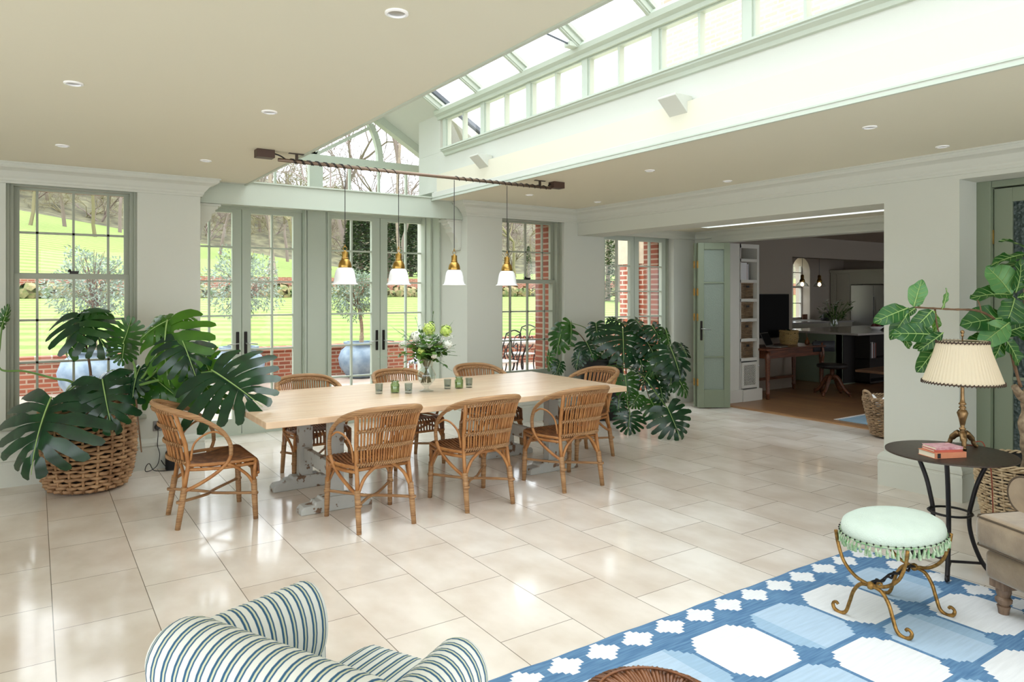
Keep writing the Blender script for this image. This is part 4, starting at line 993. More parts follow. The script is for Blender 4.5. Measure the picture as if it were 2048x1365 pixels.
# ================================================================= STOOL
t = thing('footstool', 'oval mint upholstered stool with a tassel fringe on scrolled gilt iron legs', 'stool', (3.525, 1.84, 0))
prof = [(.955, .405), (1.0, .42), (1.0, .445), (.97, .465), (.85, .482), (.6, .493), (.3, .498), (0.001, .5)]
MB().lathe(prof, 56, sx=.285, sy=.215).build('seat_cushion', M['mint'], t, smooth=True)
q = MB(); rn = random.Random(4); N = 64
for i in range(N):
    a = 2 * PI * i / N; c, s = math.cos(a), math.sin(a); x, y = .287 * c, .217 * s; dz = rn.uniform(-.006, .006)
    q.tube([(x, y, .412), (x * 1.02 + rn.uniform(-.005, .005), y * 1.02 + rn.uniform(-.005, .005), .395), (x * 1.01 + rn.uniform(-.006, .006), y * 1.01 + rn.uniform(-.006, .006), .368 + dz)], [.003, .007, .0085], 5)
q.build('tassel_fringe', M['fringe'], t)['kind'] = 'stuff'
q = MB()
q.tube([(.290 * math.cos(2 * PI * i / 64), .220 * math.sin(2 * PI * i / 64), .418) for i in range(64)], .004, 5, closed=True)
q.build('gimp_braid', M['fringe'], t)
q = MB()
for i in range(48):
    a = 2 * PI * i / 48; q.lathe([(.001, -.005), (.005, 0), (.001, .005)], 6, (.294 * math.cos(a), .223 * math.sin(a), .424))
q.build('stud', M['dhandle'], t)['kind'] = 'stuff'
for k, sx in enumerate((-1, 1)):
    q = MB(); x = sx * .205
    for sy in (-1, 1):
        q.tube(bez([(x * 1.02, sy * .175, .415), (x, sy * .165, .35), (x, sy * .135, .27), (x, sy * .075, .215), (x, 0, .195)], 5), .0085, 8)
        q.tube(bez([(x, 0, .195), (x, sy * .05, .185), (x, sy * .085, .14), (x, sy * .105, .08), (x, sy * .125, .025), (x, sy * .155, .009), (x, sy * .185, .018), (x, sy * .192, .042), (x, sy * .175, .054), (x, sy * .165, .045)], 5), [.009] * 35 + [.0075] * 11, 8)
    q.lathe([(.002, -.02), (.014, -.014), (.017, 0), (.014, .014), (.002, .02)], 12, (x, 0, .195))
    q.build('leg_frame', M['gold'], t, smooth=True)
q = MB(); q.tube([(-.205 + .41 * i / 40, .008 * math.cos(i * .4), .2 + .008 * math.sin(i * .4)) for i in range(41)], .006, 6); q.tube([(-.205 + .41 * i / 40, -.008 * math.cos(i * .4), .2 - .008 * math.sin(i * .8)) for i in range(41)], .006, 6)
q.build('twisted_stretcher', M['iron'], t, smooth=True)

# ================================================================= RUG
UX, UY = .422, .427
def rugcol(x, y):
    # woven stepped pattern: border of stars, field of octagons, each built on a coarse weaving step
    bx, by = 4.262 - x, 2.452 - y
    def st(v, s): return (math.floor(v / s) + .5) * s
    def star(dx, dy):
        dx, dy = st(abs(dx), .0211), st(abs(dy), .0176)
        return dx / .0738 + dy / .0616 < 1.16
    if by < .172 or bx < .172:
        if bx < .165 and by < .165: return 1 if star(bx - .07, by - .085) else 0
        if by < .172:
            k = (x - 1.664) / .2108; dx = (k - round(k)) * .2108
            return 1 if star(dx, by - .083) else 0
        k = (y - 1.733) / .2105; dy = (k - round(k)) * .2105
        return 1 if star(bx - .075, dy) else 0
    if by < .215: return 0
    i = (x - 2.627) / UX; j = (y - 2.03) / UY; ii, jj = round(i), round(j)
    dx = abs(i - ii) * UX; dy = abs(j - jj) * UY
    if dx > .2 or dy > .2: return 0
    if st(.211 - dx, .0211) + st(.2135 - dy, .0176) < .112: return 0
    if (ii + jj) % 2 == 0: return 1
    r = math.sin(ii * 5.1 + jj * 2.3)
    return 3 if (x - 2.627 - ii * UX) * (1 if r > 0 else -1) > .11 else 2
q = MB(); qx = qy = .01055
nx = int(3.4 / qx); ny = int(1.9 / qy)
for i in range(nx + 1):
    for j in range(ny + 1):
        x = 4.262 - i * qx; y = 2.452 - j * qy
        q.v.append((x + (.003 * math.sin(y * 11) if i == 0 else 0), y + ((.003 * math.sin(x * 9) + .002 * math.sin(x * 23)) if j == 0 else 0), .006))
for i in range(nx):
    for j in range(ny):
        a = i * (ny + 1) + j; q.f.append((a, a + 1, a + ny + 2, a + ny + 1)); q.m.append(rugcol(4.262 - (i + .5) * qx, 2.452 - (j + .5) * qy))
rm = [mat('rug_blue', (72, 110, 148), .95, rgb2=(98, 136, 170), scale=3.5, stretch=(2, 24, 1), bump=.2), mat('rug_white', (222, 223, 224), .95, var=.04, scale=3, stretch=(2, 24, 1)),
      mat('rug_light_blue', (170, 192, 212), .95, var=.05, scale=3, stretch=(2, 24, 1)), mat('rug_mid_blue', (150, 178, 202), .95, var=.05, scale=3, stretch=(2, 24, 1))]
ro = q.build('kilim_rug', rm, fixn=False)
mf = ro.modifiers.new('solid', 'SOLIDIFY'); mf.thickness = .006; mf.offset = 1
tag(ro, 'blue and white flatweave rug with stepped stars and octagons', 'rug')

# ================================================================= BROWN VELVET CHAIR (right edge)
t = thing('velvet_armchair', 'brown velvet armchair with a piped scroll arm on turned oak feet', 'armchair', (3.985, 1.535, 0), 0)
ang = math.radians(22.8)
# local frame: +X runs along the front towards the frame edge, +Y runs into the seat depth
t.rotation_euler = (0, 0, math.atan2(-math.cos(ang), -math.sin(ang)))   # front edge runs towards the camera side
def leg_at(x, y):
    MB().lathe([(.022, 0), (.026, .03), (.03, .045), (.022, .05), (.036, .065), (.038, .08), (.026, .092), (.03, .10), (.034, .115), (.034, .125), (.028, .135)], 20, (x, y, 0)).box(x - .042, x + .042, y - .042, y + .042, .135, .175).build('leg', M['legwood'], t, smooth=True, sharp=40)
for x, y in ((.0, .0), (.85, .0), (0, .75), (.85, .75)): leg_at(x, y)
def rbox(x0, x1, y0, y1, z0, z1, name, m_, bev, puff=0.0):
    q = MB().box(x0, x1, y0, y1, z0, z1); o = q.build(name, m_, t, smooth=True); b = o.modifiers.new('b', 'BEVEL'); b.width = bev; b.segments = 6; b.limit_method = 'NONE'; return o
rbox(-.06, .91, -.06, .82, .17, .315, 'seat_base', M['velvet'], .03)
rbox(-.085, .935, -.10, .70, .325, .49, 'seat_cushion', M['velvet'], .045)
q = MB()
rbox(.16, .70, .70, .9, .30, .95, 'back_cushion', M['velvet'], .07)
for sx, x in ((0, -.02), (1, .87)):
    # scroll arm: barrel along Y with a flat end face
    q = MB(); q.tube([(x, .145, .575), (x, .16, .575), (x, .5, .59), (x, .82, .62)], [.094, .098, .10, .105], 28); q.box(x - .055, x + .055, .165, .82, .31, .57)
    a_ = q.build('arm', M['velvet'], t, smooth=True, sharp=50)
    q = MB(); q.tube([(x + .096 * math.cos(2 * PI * i / 40), .148, .575 + .096 * math.sin(2 * PI * i / 40)) for i in range(40)], .006, 6, closed=True); q.build('piping', M['piping'], a_, smooth=True)
for zz in (.337, .478):
    q = MB(); q.tube([(-.075, .65, zz), (-.078, -.07, zz), (-.06, -.093, zz), (.90, -.093, zz), (.93, -.07, zz), (.93, .65, zz)], .0045, 6); q.build('piping', M['piping'], t)

# ================================================================= STRIPED ARMCHAIR (lower left)
def stripe_surface(name, rings, parent, per=.036, axis_len=None, closed=True, caps=True):
    # rings: list of rings of points; u runs along the ring stack, stripes vary along the stack
    q = MB(); n = len(rings[0]); k = len(rings)
    L = [0.0]
    for i in range(1, k):
        a = sum((Vector(p) for p in rings[i - 1]), Vector()) / n; b = sum((Vector(p) for p in rings[i]), Vector()) / n; L.append(L[-1] + (b - a).length)
    for r in rings: q.v += [tuple(p) for p in r]
    uv = []
    for i in range(k - 1):
        for j in range(n):
            j2 = (j + 1) % n; q.f.append((i * n + j, i * n + j2, (i + 1) * n + j2, (i + 1) * n + j)); q.m.append(0)
            for (a, b) in ((i, j), (i, j + 1), (i + 1, j + 1), (i + 1, j)): uv += [L[a] / per, b / n]
    if caps:
        for idx, ring in ((0, range(n)), (k - 1, range(n))):
            base = idx * n; c = len(q.v); ce = sum((Vector(p) for p in rings[idx]), Vector()) / n; q.v.append(tuple(ce))
            ctr = ce
            for j in range(n):
                j2 = (j + 1) % n; q.f.append((base + j, base + j2, c)); q.m.append(0)
                for p in (rings[idx][j], rings[idx][j2], ce):
                    d = Vector(p) - ctr; uv += [(Vector(p).z) / per * 0 + (d.x * .7 + d.y * .7) / per, 0]
    q.uv = uv
    return q.build(name, M['stripe'], parent, smooth=True, fixn=True, sharp=60)
t = thing('striped_armchair', 'low armchair in blue and cream ticking stripe seen from behind', 'armchair', (.665, 1.72, 0), 0)
t.rotation_euler = (0, 0, math.radians(-62))
# local: +Y faces the way the chair faces, +X is the sitter's right-hand... back runs along X
def roll(xa, ya, xb, yb, zc0, zc1, rx, rz, n=28, k=24, endtaper=.7, skirt=0.0):
    A = Vector((xa, ya, zc0)); B = Vector((xb, yb, zc1)); d = (B - A).normalized(); sd = Vector((d.y, -d.x, 0)).normalized()
    rings = []
    for i in range(k + 1):
        f = i / k; c = A.lerp(B, f); e = min(f, 1 - f) * k
        s = 1.0 if e >= 3 else [endtaper * .55, endtaper * 1.05, .93, 1][int(e)]
        ring = []
        for j in range(n):
            a = 2 * PI * j / n; ring.append(c + sd * rx * s * math.cos(a) + Vector((0, 0, 1)) * rz * s * math.sin(a))
        rings.append(ring)
    return rings
stripe_surface('back_roll', roll(-.34, -.28, .36, -.28, .735, .72, .095, .095), t)
stripe_surface('arm', roll(-.345, -.20, -.325, .235, .63, .61, .08, .125), t)
stripe_surface('arm', roll(.25, -.20, .21, .235, .61, .59, .08, .10), t)
def panel(name, pts, thick, z0, z1):
    rings = []
    for (x, y) in pts: pass
def slab(name, x0, x1, y0, y1, z0, z1, n=20, axis='x', rr=.05):
    rings = []
    for i in range(n + 1):
        f = i / n; ring = []
        M_ = 24
        for j in range(M_):
            a = 2 * PI * (j + .5) / M_; c, s = math.cos(a), math.sin(a); e = .28
            cc = math.copysign(abs(c) ** e, c); ss = math.copysign(abs(s) ** e, s)
            tp = 1 if 0 < i < n else .93
            if axis == 'x': ring.append(Vector((x0 + (x1 - x0) * f, (y0 + y1) / 2 + (y1 - y0) / 2 * cc * tp, (z0 + z1) / 2 + (z1 - z0) / 2 * ss * tp)))
            else: ring.append(Vector(((x0 + x1) / 2 + (x1 - x0) / 2 * cc * tp, y0 + (y1 - y0) * f, (z0 + z1) / 2 + (z1 - z0) / 2 * ss * tp)))
        rings.append(ring)
    return stripe_surface(name, rings, t)
slab('backrest', -.34, .35, -.34, -.20, .12, .72)
slab('arm_panel', -.40, -.28, -.26, .22, .12, .60, axis='y')
slab('arm_panel', .17, .29, -.26, .22, .12, .56, axis='y')
slab('seat_base', -.34, .22, -.24, .42, .12, .32)
slab('seat_cushion', -.27, .17, -.20, .42, .30, .48)
for x in (-.32, .22):
    for y in (-.28, .24): MB().lathe([(.02, 0), (.028, .06), (.03, .13)], 14, (x, y, 0)).build('leg', M['legwood'], t, smooth=True)

# ================================================================= ROUND RATTAN STOOL (bottom edge)
t = thing('rattan_ottoman', 'round dark rattan stool with a radiating cane top at the rug', 'stool', (1.50, 1.485, .012))
q = MB()
N = 84
for i in range(N):
    a = 2 * PI * i / N; c, s = math.cos(a), math.sin(a); b = a + .10; tw = .02 * math.sin(i * 1.7)
    q.tube(bez([(.105 * c, .105 * s, .345), (.12 * c, .12 * s, .372), (.165 * math.cos(b), .165 * math.sin(b), .39 + tw * .2), (.21 * math.cos(b), .21 * math.sin(b), .375), (.232 * math.cos(b), .232 * math.sin(b), .33)], 3), .0068, 5)
q.build('seat', M['darkrattan'], t, smooth=True)
q = MB()
for r, z in ((.10, .345), (.162, .402), (.232, .325), (.20, .02)):
    q = MB(); q.tube([(r * math.cos(2 * PI * i / 48), r * math.sin(2 * PI * i / 48), z) for i in range(48)], .008 if r != .162 else .004, 6, closed=True); q.build('ring', M['darkrattan'], t, smooth=True)
q = MB()
for i in range(28):
    a = 2 * PI * i / 28; c, s = math.cos(a), math.sin(a); q.tube(bez([(.232 * c, .232 * s, .325), (.18 * c, .18 * s, .18), (.20 * c, .20 * s, .02)], 4), .007, 5)
q.build('frame', M['darkrattan'], t, smooth=True)
# ================================================================= MONSTERA LEAVES
def leaf_frame(B, T, N):
    B = Vector(B); T = Vector(T); y = (T - B); L = y.length; y.normalize(); N = Vector(N); z = (N - y * N.dot(y)).normalized(); x = y.cross(z)
    return B, x, y, z, L
def monstera(parent, B, T, N, m_, rnd, wf=1.0, fold=.25, droop=.7, curl=.25, nl=7, notch=.56, name='leaf'):
    B, ex, ey, ez, L = leaf_frame(B, T, N)
    q = MB(); tb = [0, .13, .26, .39, .52, .66, .80, 1.0] if nl == 7 else [i / nl for i in range(nl + 1)]
    def outl(t): 
        ks = [(0, .42), (.15, .54), (.35, .58), (.55, .52), (.75, .40), (1.0, .27)]
        for (a, x), (b, y) in zip(ks[:-1], ks[1:]):
            if t <= b: return x + (y - x) * (t - a) / (b - a)
        return .26
    ph = rnd.uniform(0, 6)
    def P(sd, t, s, lob):
        th = math.radians(150 - 138 * (t ** .8)); y0 = .02 + .74 * t
        Lg = outl(t) * wf
        a2 = th - math.radians(26) * s * (1 - t * .6)
        x = math.sin((th + a2) / 2) * Lg * s; y = y0 + math.cos((th + a2) / 2) * Lg * s / max(wf, .01) * (1 if t > .2 else .8)
        z = -fold * abs(x) ** 1.4 - curl * (s ** 3) * .22 + .016 * math.sin(ph + lob * 2.3 + s * 3) * s + .02 * math.cos(lob * PI) * s
        z += .03 * min(1, s * 4) 
        phi = droop * max(y, -.2)
        if abs(droop) > 1e-3:
            yy = math.sin(phi) / droop; z2 = -(1 - math.cos(phi)) / droop
            y, z = yy + z * math.sin(phi), z2 + z * math.cos(phi)
        return B + (ex * sd * x + ey * y + ez * z) * L
    ns = 10
    for sd in (-1, 1):
        sn = [rnd.uniform(notch - .14, notch + .14) for _ in tb]; sn[0] = 1.2; sn[-1] = 1.3
        for k in range(len(tb) - 1):
            a, b = tb[k], tb[k + 1]; m = 4; base = len(q.v)
            lend = rnd.uniform(.93, 1.04)
            for i in range(ns + 1):
                s = i / ns
                def wid(n0, hol):
                    w = 0.0
                    if s > n0:
                        f = (s - n0) / (1 - n0); w = .05 + .15 * min(1, f * 1.5)
                    if hol and .12 < s < .42 and n0 > .42: w = max(w, .22 * math.sin(PI * (s - .12) / .30))
                    return w
                wl = wid(sn[k], k > 0 and (k % 2 == 0)); wr = wid(sn[k + 1], k < 6 and (k % 2 == 1))
                for j in range(m + 1):
                    p = j / m; p2 = wl + (1 - wl - wr) * p
                    t = a + (b - a) * p2
                    se = s * lend * (1 - .10 * (2 * p - 1) ** 4 * (s ** 2))
                    q.v.append(tuple(P(sd, t, se, k)))
            for i in range(ns):
                for j in range(m):
                    c = base + i * (m + 1) + j; q.f.append((c, c + 1, c + m + 2, c + m + 1)); q.m.append(0)
    rib = []
    for i in range(11):
        y = .94 * i / 10; z = .035; phi = droop * y
        if abs(droop) > 1e-3: y, z = math.sin(phi) / droop + z * math.sin(phi), -(1 - math.cos(phi)) / droop + z * math.cos(phi)
        rib.append(B + (ey * y + ez * z) * L)
    q.tube(rib, [.0105 * L * (1 - .08 * i) + .001 for i in range(11)], 5, mi=1)
    return q.build(name, [m_, M['vein']], parent, smooth=True, fixn=False)
def stem(parent, pts, r0, r1, m_='stemg', name='stem'):
    P = bez(pts, 8); n = len(P); q = MB(); q.tube(P, [r0 + (r1 - r0) * i / (n - 1) for i in range(n)], 8)
    return q.build(name, M[m_], parent, smooth=True)
TOC = Vector((-SN, -CN, 0))     # towards the camera side of the room
def facing(cam=.8, up=.5, right=0.0): return (TOC * cam + Vector((0, 0, 1)) * up + R_ * right)
def basket(t, rprof, rows, m_, stakes=22, r=.011, amp=.010, handles=False, rim=True, name='woven_body'):
    # rprof: list of (z, radius)
    def rad(z):
        for (a, x), (b, y) in zip(rprof[:-1], rprof[1:]):
            if z <= b: return x + (y - x) * (z - a) / (b - a)
        return rprof[-1][1]
    z0, z1 = rprof[0][0], rprof[-1][0]; q = MB(); n = stakes * 4
    for k in range(rows):
        z = z0 + (z1 - z0) * (k + .5) / rows; R = rad(z); pts = []
        for i in range(n):
            a = 2 * PI * i / n; w = amp * math.cos(stakes * a / 1.0 + PI * (k % 2)); pts.append(((R + w) * math.cos(a), (R + w) * math.sin(a), z + .003 * math.sin(a * 5 + k * 1.3)))
        q.tube(pts, r * (1 + .12 * math.sin(k * 2.1)), 5, closed=True)
    q.build(name, m_, t, smooth=True)
    q = MB()
    for i in range(stakes):
        a = 2 * PI * (i + .5) / stakes; q.tube([(rad(z0 + (z1 - z0) * k / 8) * math.cos(a), rad(z0 + (z1 - z0) * k / 8) * math.sin(a), z0 + (z1 - z0) * k / 8) for k in range(9)], r * .8, 5)
    q.build('stake', m_, t, smooth=True)
    if rim:
        q = MB(); R = rad(z1)
        for k in range(3):
            q.tube([((R + .012 * math.cos(14 * a + k * 2.1)) * math.cos(a), (R + .012 * math.cos(14 * a + k * 2.1)) * math.sin(a), z1 + .01 + .012 * math.sin(14 * a + k * 2.1)) for a in [2 * PI * i / 112 for i in range(112)]], r * .95, 5, closed=True)
        q.build('rim', m_, t, smooth=True)
    q = MB(); q.lathe([(rad(z0), z0 - .002), (rad(z0), z0 + .01)], 32); q.build('base', m_, t)
def at_d(u, v, d): return CAMP + ray(u, v) * d

# ---- large monstera in the willow basket
BX0, BY0 = .36, 6.76
t = thing('willow_basket', 'big round willow basket holding the large monstera under the sash window', 'basket', (BX0, BY0, 0))
basket(t, [(.015, .255), (.10, .30), (.28, .33), (.42, .335), (.66, .315)], 19, M['wicker'], 20, .0145, .022)
MB().lathe([(.22, .05), (.27, .3), (.29, .58)], 28, cap1=False).build('liner', M['soil'], t)['label'] = 'dark pot liner inside the weave'
pl = thing('monstera', 'large spreading monstera growing from the big willow basket', 'houseplant', (BX0, BY0, .58))
OFF = Vector((BX0, BY0, .58))
def L_(u, v, d): return at_d(u, v, d) - OFF
rl_ = random.Random(11)
MB().lathe([(.27, -.02), (.15, .01), (0, .015)], 24, cap0=False).build('soil', M['soil'], pl)
C0 = Vector((.0, .0, 0))
big = [  # base(u,v,d) tip(u,v,d) normal mat wf fold droop curl
    ((106, 797, 5.35), (36, 952, 5.0), facing(.9, .45, -.1), 'leaf', 1.45, .3, .5, .3),
    ((205, 760, 5.45), (222, 862, 5.25), facing(.8, .5, .3), 'leaf', 1.2, .3, .6, .3),
    ((122, 800, 5.45), (176, 742, 5.5), facing(.5, .8, -.3), 'leaf', 1.0, .2, .5, .1),
    ((160, 630, 5.7), (108, 712, 5.45), facing(.6, .5, -.5), 'leafm', 1.35, .45, .6, .5),
    ((162, 628, 5.7), (222, 690, 5.5), facing(.5, .6, .4), 'leaf', 1.1, .5, .7, .5),
    ((164, 626, 5.7), (228, 606, 5.7), facing(.1, .9, .1), 'leafm', .6, .5, .9, .5),
    ((247, 687, 5.6), (268, 636, 5.7), facing(.95, -.1, 0), 'leafm', 1.35, .2, -.3, -.2),
    ((248, 690, 5.55), (244, 728, 5.45), facing(.7, .5, .6), 'leafm', 1.2, .3, .6, .3),
    ((338, 642, 5.35), (312, 772, 5.1), facing(.75, .45, -.25), 'leafb', 1.15, .35, .65, .4),
    ((338, 642, 5.35), (268, 672, 5.25), facing(.75, .5, -.2), 'leafb', .85, .35, .6, .3),
    ((340, 640, 5.4), (392, 622, 5.4), facing(.6, .8, 0), 'leafb', .8, .4, .9, .6),
    ((334, 640, 5.4), (302, 622, 5.5), facing(.5, .8, 0), 'leafb', .75, .3, .7, .5),
    ((360, 672, 5.3), (396, 756, 5.15), facing(.75, .4, .4), 'leaf', 1.1, .5, .5, .5),
    ((424, 744, 5.25), (528, 806, 5.02), facing(.75, .75, .15), 'leaf', 1.35, .25, .35, .15),
    ((420, 740, 5.35), (392, 690, 5.5), facing(.3, .5, -.8), 'leafb', .7, .6, .4, .3),
    ((336, 760, 5.75), (316, 828, 5.65), facing(.9, .1, .1), 'leafm', 1.3, .2, .3, .2),
    ((3, 652, 5.6), (19, 610, 5.6), facing(.4, .4, .8), 'leafm', .5, .8, .2, .2),
    ((290, 742, 5.7), (350, 790, 5.5), facing(.8, .4, .1), 'leafm', 1.1, .3, .5, .3),
    ((215, 745, 5.7), (262, 735, 5.6), facing(.4, .9, 0), 'leaf', .9, .4, .7, .3),
    ((365, 700, 5.6), (402, 770, 5.4), facing(.8, .4, .2), 'leafm', 1.0, .4, .6, .5),
    ((282, 735, 5.6), (255, 792, 5.4), facing(.8, .3, -.2), 'leaf', 1.0, .4, .5, .3),
    ((392, 742, 5.35), (440, 815, 5.2), facing(.8, .3, .2), 'leafm', 1.1, .3, .5, .5),
    ((160, 778, 5.6), (205, 820, 5.5), facing(.8, .5, .2), 'leaf', 1.1, .3, .5, .3),
]
for b, e, n, m_, wf, fo, dr, cu in big:
    monstera(pl, L_(*b), L_(*e), n, M[m_], rl_, wf, fo, dr, cu)
hub = L_(268, 778, 5.55)
stem(pl, [C0, L_(225, 800, 5.6), hub], .022, .018, 'stemb', 'main_stem')
stem(pl, [L_(205, 795, 5.6), L_(255, 778, 5.55), L_(330, 758, 5.4), L_(423, 744, 5.25)], .014, .008)
stem(pl, [hub, L_(300, 735, 5.5), L_(325, 690, 5.4), L_(337, 643, 5.35)], .012, .007)
stem(pl, [hub, L_(310, 745, 5.5), L_(345, 700, 5.4), L_(361, 673, 5.3)], .010, .006)
stem(pl, [hub, L_(270, 735, 5.55), L_(247, 688, 5.6)], .011, .007)
stem(pl, [C0, L_(182, 760, 5.7), L_(172, 690, 5.7), L_(159, 632, 5.7)], .012, .007, 'stemb')
stem(pl, [C0, L_(150, 770, 5.65), L_(106, 757, 5.6), L_(50, 743, 5.6), L_(0, 738, 5.6), L_(0, 690, 5.6), L_(4, 652, 5.6)], .011, .006)
stem(pl, [C0, L_(130, 800, 5.45), L_(106, 797, 5.35)], .01, .007)
stem(pl, [C0, L_(200, 775, 5.55), L_(205, 761, 5.45)], .01, .007)
stem(pl, [hub, L_(300, 770, 5.65), L_(336, 760, 5.75)], .009, .006)
stem(pl, [hub, L_(272, 800, 5.5), L_(277, 850, 5.5), L_(283, 905, 5.5)], .008, .005, 'stemb', 'aerial_root')

# ---- monstera in the black pot
PX, PY = 5.98, 6.80
t = thing('black_pot', 'tall glazed black pot standing by the bay opening', 'plant pot', (PX, PY, 0))
MB().lathe([(.19, 0), (.20, .01), (.255, .35), (.275, .62), (.27, .70), (.285, .72), (.29, .76), (.27, .775), (.25, .765), (.25, .70), (.0, .69)], 44, cap1=False).build('pot_body', M['pot_black'], t, smooth=True, sharp=40)
pl = thing('monstera', 'dense dark monstera cascading from the black pot to the floor', 'houseplant', (PX, PY, .69))
OFF = Vector((PX, PY, .69))
MB().lathe([(.245, .0), (.0, .02)], 24, cap0=False).build('soil', M['soil'], pl)
sm = [
    ((1245, 658, 8.3), (1249, 728, 8.0), facing(.85, .5, 0), 'leaf', 1.25, .3, .4, .3, 1),
    ((1339, 695, 7.9), (1368, 758, 7.7), facing(.85, .35, .3), 'leaf', 1.25, .3, .4, .3, 1),
    ((1303, 652, 8.2), (1328, 686, 8.1), facing(.8, .6, .2), 'leaf', 1.2, .3, .5, .3, 1),
    ((1126, 655, 8.5), (1110, 708, 8.4), facing(.8, .4, -.3), 'leafm', 1.0, .4, .5, .3, 1),
    ((1140, 645, 8.5), (1146, 690, 8.4), facing(.5, .3, .8), 'leafm', .9, .5, .4, .3, 1),
    ((1192, 647, 8.6), (1196, 680, 8.4), facing(.7, .7, -.2), 'leaf', 1.0, .4, .6, .3, 1),
    ((1172, 685, 8.4), (1190, 716, 8.2), facing(.6, .7, 0), 'leaf', 1.2, .4, .6, .3, 1),
    ((1225, 640, 8.6), (1262, 648, 8.4), facing(.5, .9, 0), 'leaf', .9, .3, .6, .3, 1),
    ((1215, 640, 8.6), (1232, 632, 8.6), facing(.5, .8, 0), 'leaf', .9, .3, .3, .3, 1),
    ((1250, 752, 8.1), (1256, 800, 8.0), facing(.85, .3, -.1), 'leafm', 1.1, .4, .3, .3, 1),
    ((1302, 738, 8.2), (1278, 772, 8.0), facing(.7, .5, -.4), 'leaf', 1.1, .4, .5, .4, 1),
    ((1318, 768, 8.1), (1330, 812, 8.0), facing(.8, .3, .2), 'leaf', 1.0, .4, .4, .3, 1),
    ((1350, 752, 8.0), (1382, 792, 7.9), facing(.8, .4, .4), 'leafm', .9, .4, .5, .3, 1),
    ((1100, 706, 8.5), (1094, 744, 8.5), facing(.7, .2, -.6), 'leafm', .6, .6, .3, .2, 1),
    ((1120, 725, 8.4), (1112, 752, 8.3), facing(.9, .5, .2), 'leaf', .9, .4, .3, .2, 0),
    ((1278, 790, 8.1), (1262, 815, 8.0), facing(.8, .4, 0), 'leafm', 1.2, .4, .5, .3, 1),
    ((1160, 705, 8.3), (1150, 738, 8.2), facing(.7, .6, -.3), 'leaf', .9, .5, .5, .3, 1),
    ((1270, 640, 8.3), (1300, 668, 8.2), facing(.6, .8, .2), 'leaf', 1.0, .4, .6, .3, 1),
    ((1320, 712, 8.1), (1300, 755, 8.0), facing(.8, .4, -.2), 'leafm', 1.0, .4, .5, .3, 1),
    ((1345, 735, 8.0), (1340, 785, 7.9), facing(.8, .3, 0), 'leaf', 1.0, .4, .4, .3, 1),
    ((1272, 700, 8.2), (1290, 745, 8.1), facing(.8, .4, .1), 'leaf', 1.1, .4, .4, .3, 1),
    ((1238, 800, 8.1), (1236, 832, 8.0), facing(.8, .4, -.1), 'leaf', 1.1, .4, .5, .3, 1),
    ((1290, 680, 8.2), (1318, 720, 8.1), facing(.7, .5, .3), 'leaf', 1.1, .4, .5, .3, 1),
    ((1330, 660, 8.2), (1345, 700, 8.1), facing(.6, .6, .5), 'leafm', .8, .4, .5, .3, 1),
    ((1360, 690, 8.0), (1378, 712, 7.9), facing(.7, .6, .3), 'leaf', 1.0, .3, .4, .2, 1),
    ((1300, 800, 8.1), (1322, 838, 7.9), facing(.8, .4, .1), 'leafm', 1.0, .3, .4, .3, 1),
]
for b, e, n, m_, wf, fo, dr, cu, st in sm:
    monstera(pl, L_(*b), L_(*e), n, M[m_], rl_, wf, fo, dr, cu)
    if st:
        bb_ = L_(*b); c1 = bb_ * .5 + Vector((0, 0, .12 + .04 * rl_.random())) + Vector((rl_.uniform(-.05, .05), rl_.uniform(-.05, .05), 0))
        if b[1] > 735: c1 = Vector((bb_.x * .75, bb_.y * .75, max(bb_.z * .3, -.1) + .1))
        stem(pl, [Vector((bb_.x * .12, bb_.y * .12, 0)), c1, bb_], .007, .0045, 'stemg' if rl_.random() < .7 else 'stemb')
# two leaves resting on the floor
for b, e in (((1260, 826), (1256, 870)), ((1334, 816), (1364, 880))):
    te = at_Z(e[0], e[1] , .02) - OFF; de = at_Z(e[0], e[1], .02).dot(Fd) ; bb_ = at_d(b[0], b[1], de + .12) - OFF
    monstera(pl, bb_, te, facing(.75, .7, 0), M['leaf'], rl_, 1.35, .35, .25, .3)
    stem(pl, [Vector((bb_.x * .2, bb_.y * .2, .0)), Vector((bb_.x * .6, bb_.y * .6, -.02)), bb_], .008, .006)
for k in range(6):
    a = rl_.uniform(-1.9, .4); x, y = .30 * math.cos(a), .30 * math.sin(a)
    stem(pl, [(x * .6, y * .6, .02), (x * .95, y * .95, .09), (x * 1.05, y * 1.05, -.15), (x * (1.1 + .1 * rl_.random()), y * 1.1, -.45), (x * 1.0, y * 1.2, -.62)], .006, .004, 'stemb', 'aerial_root')

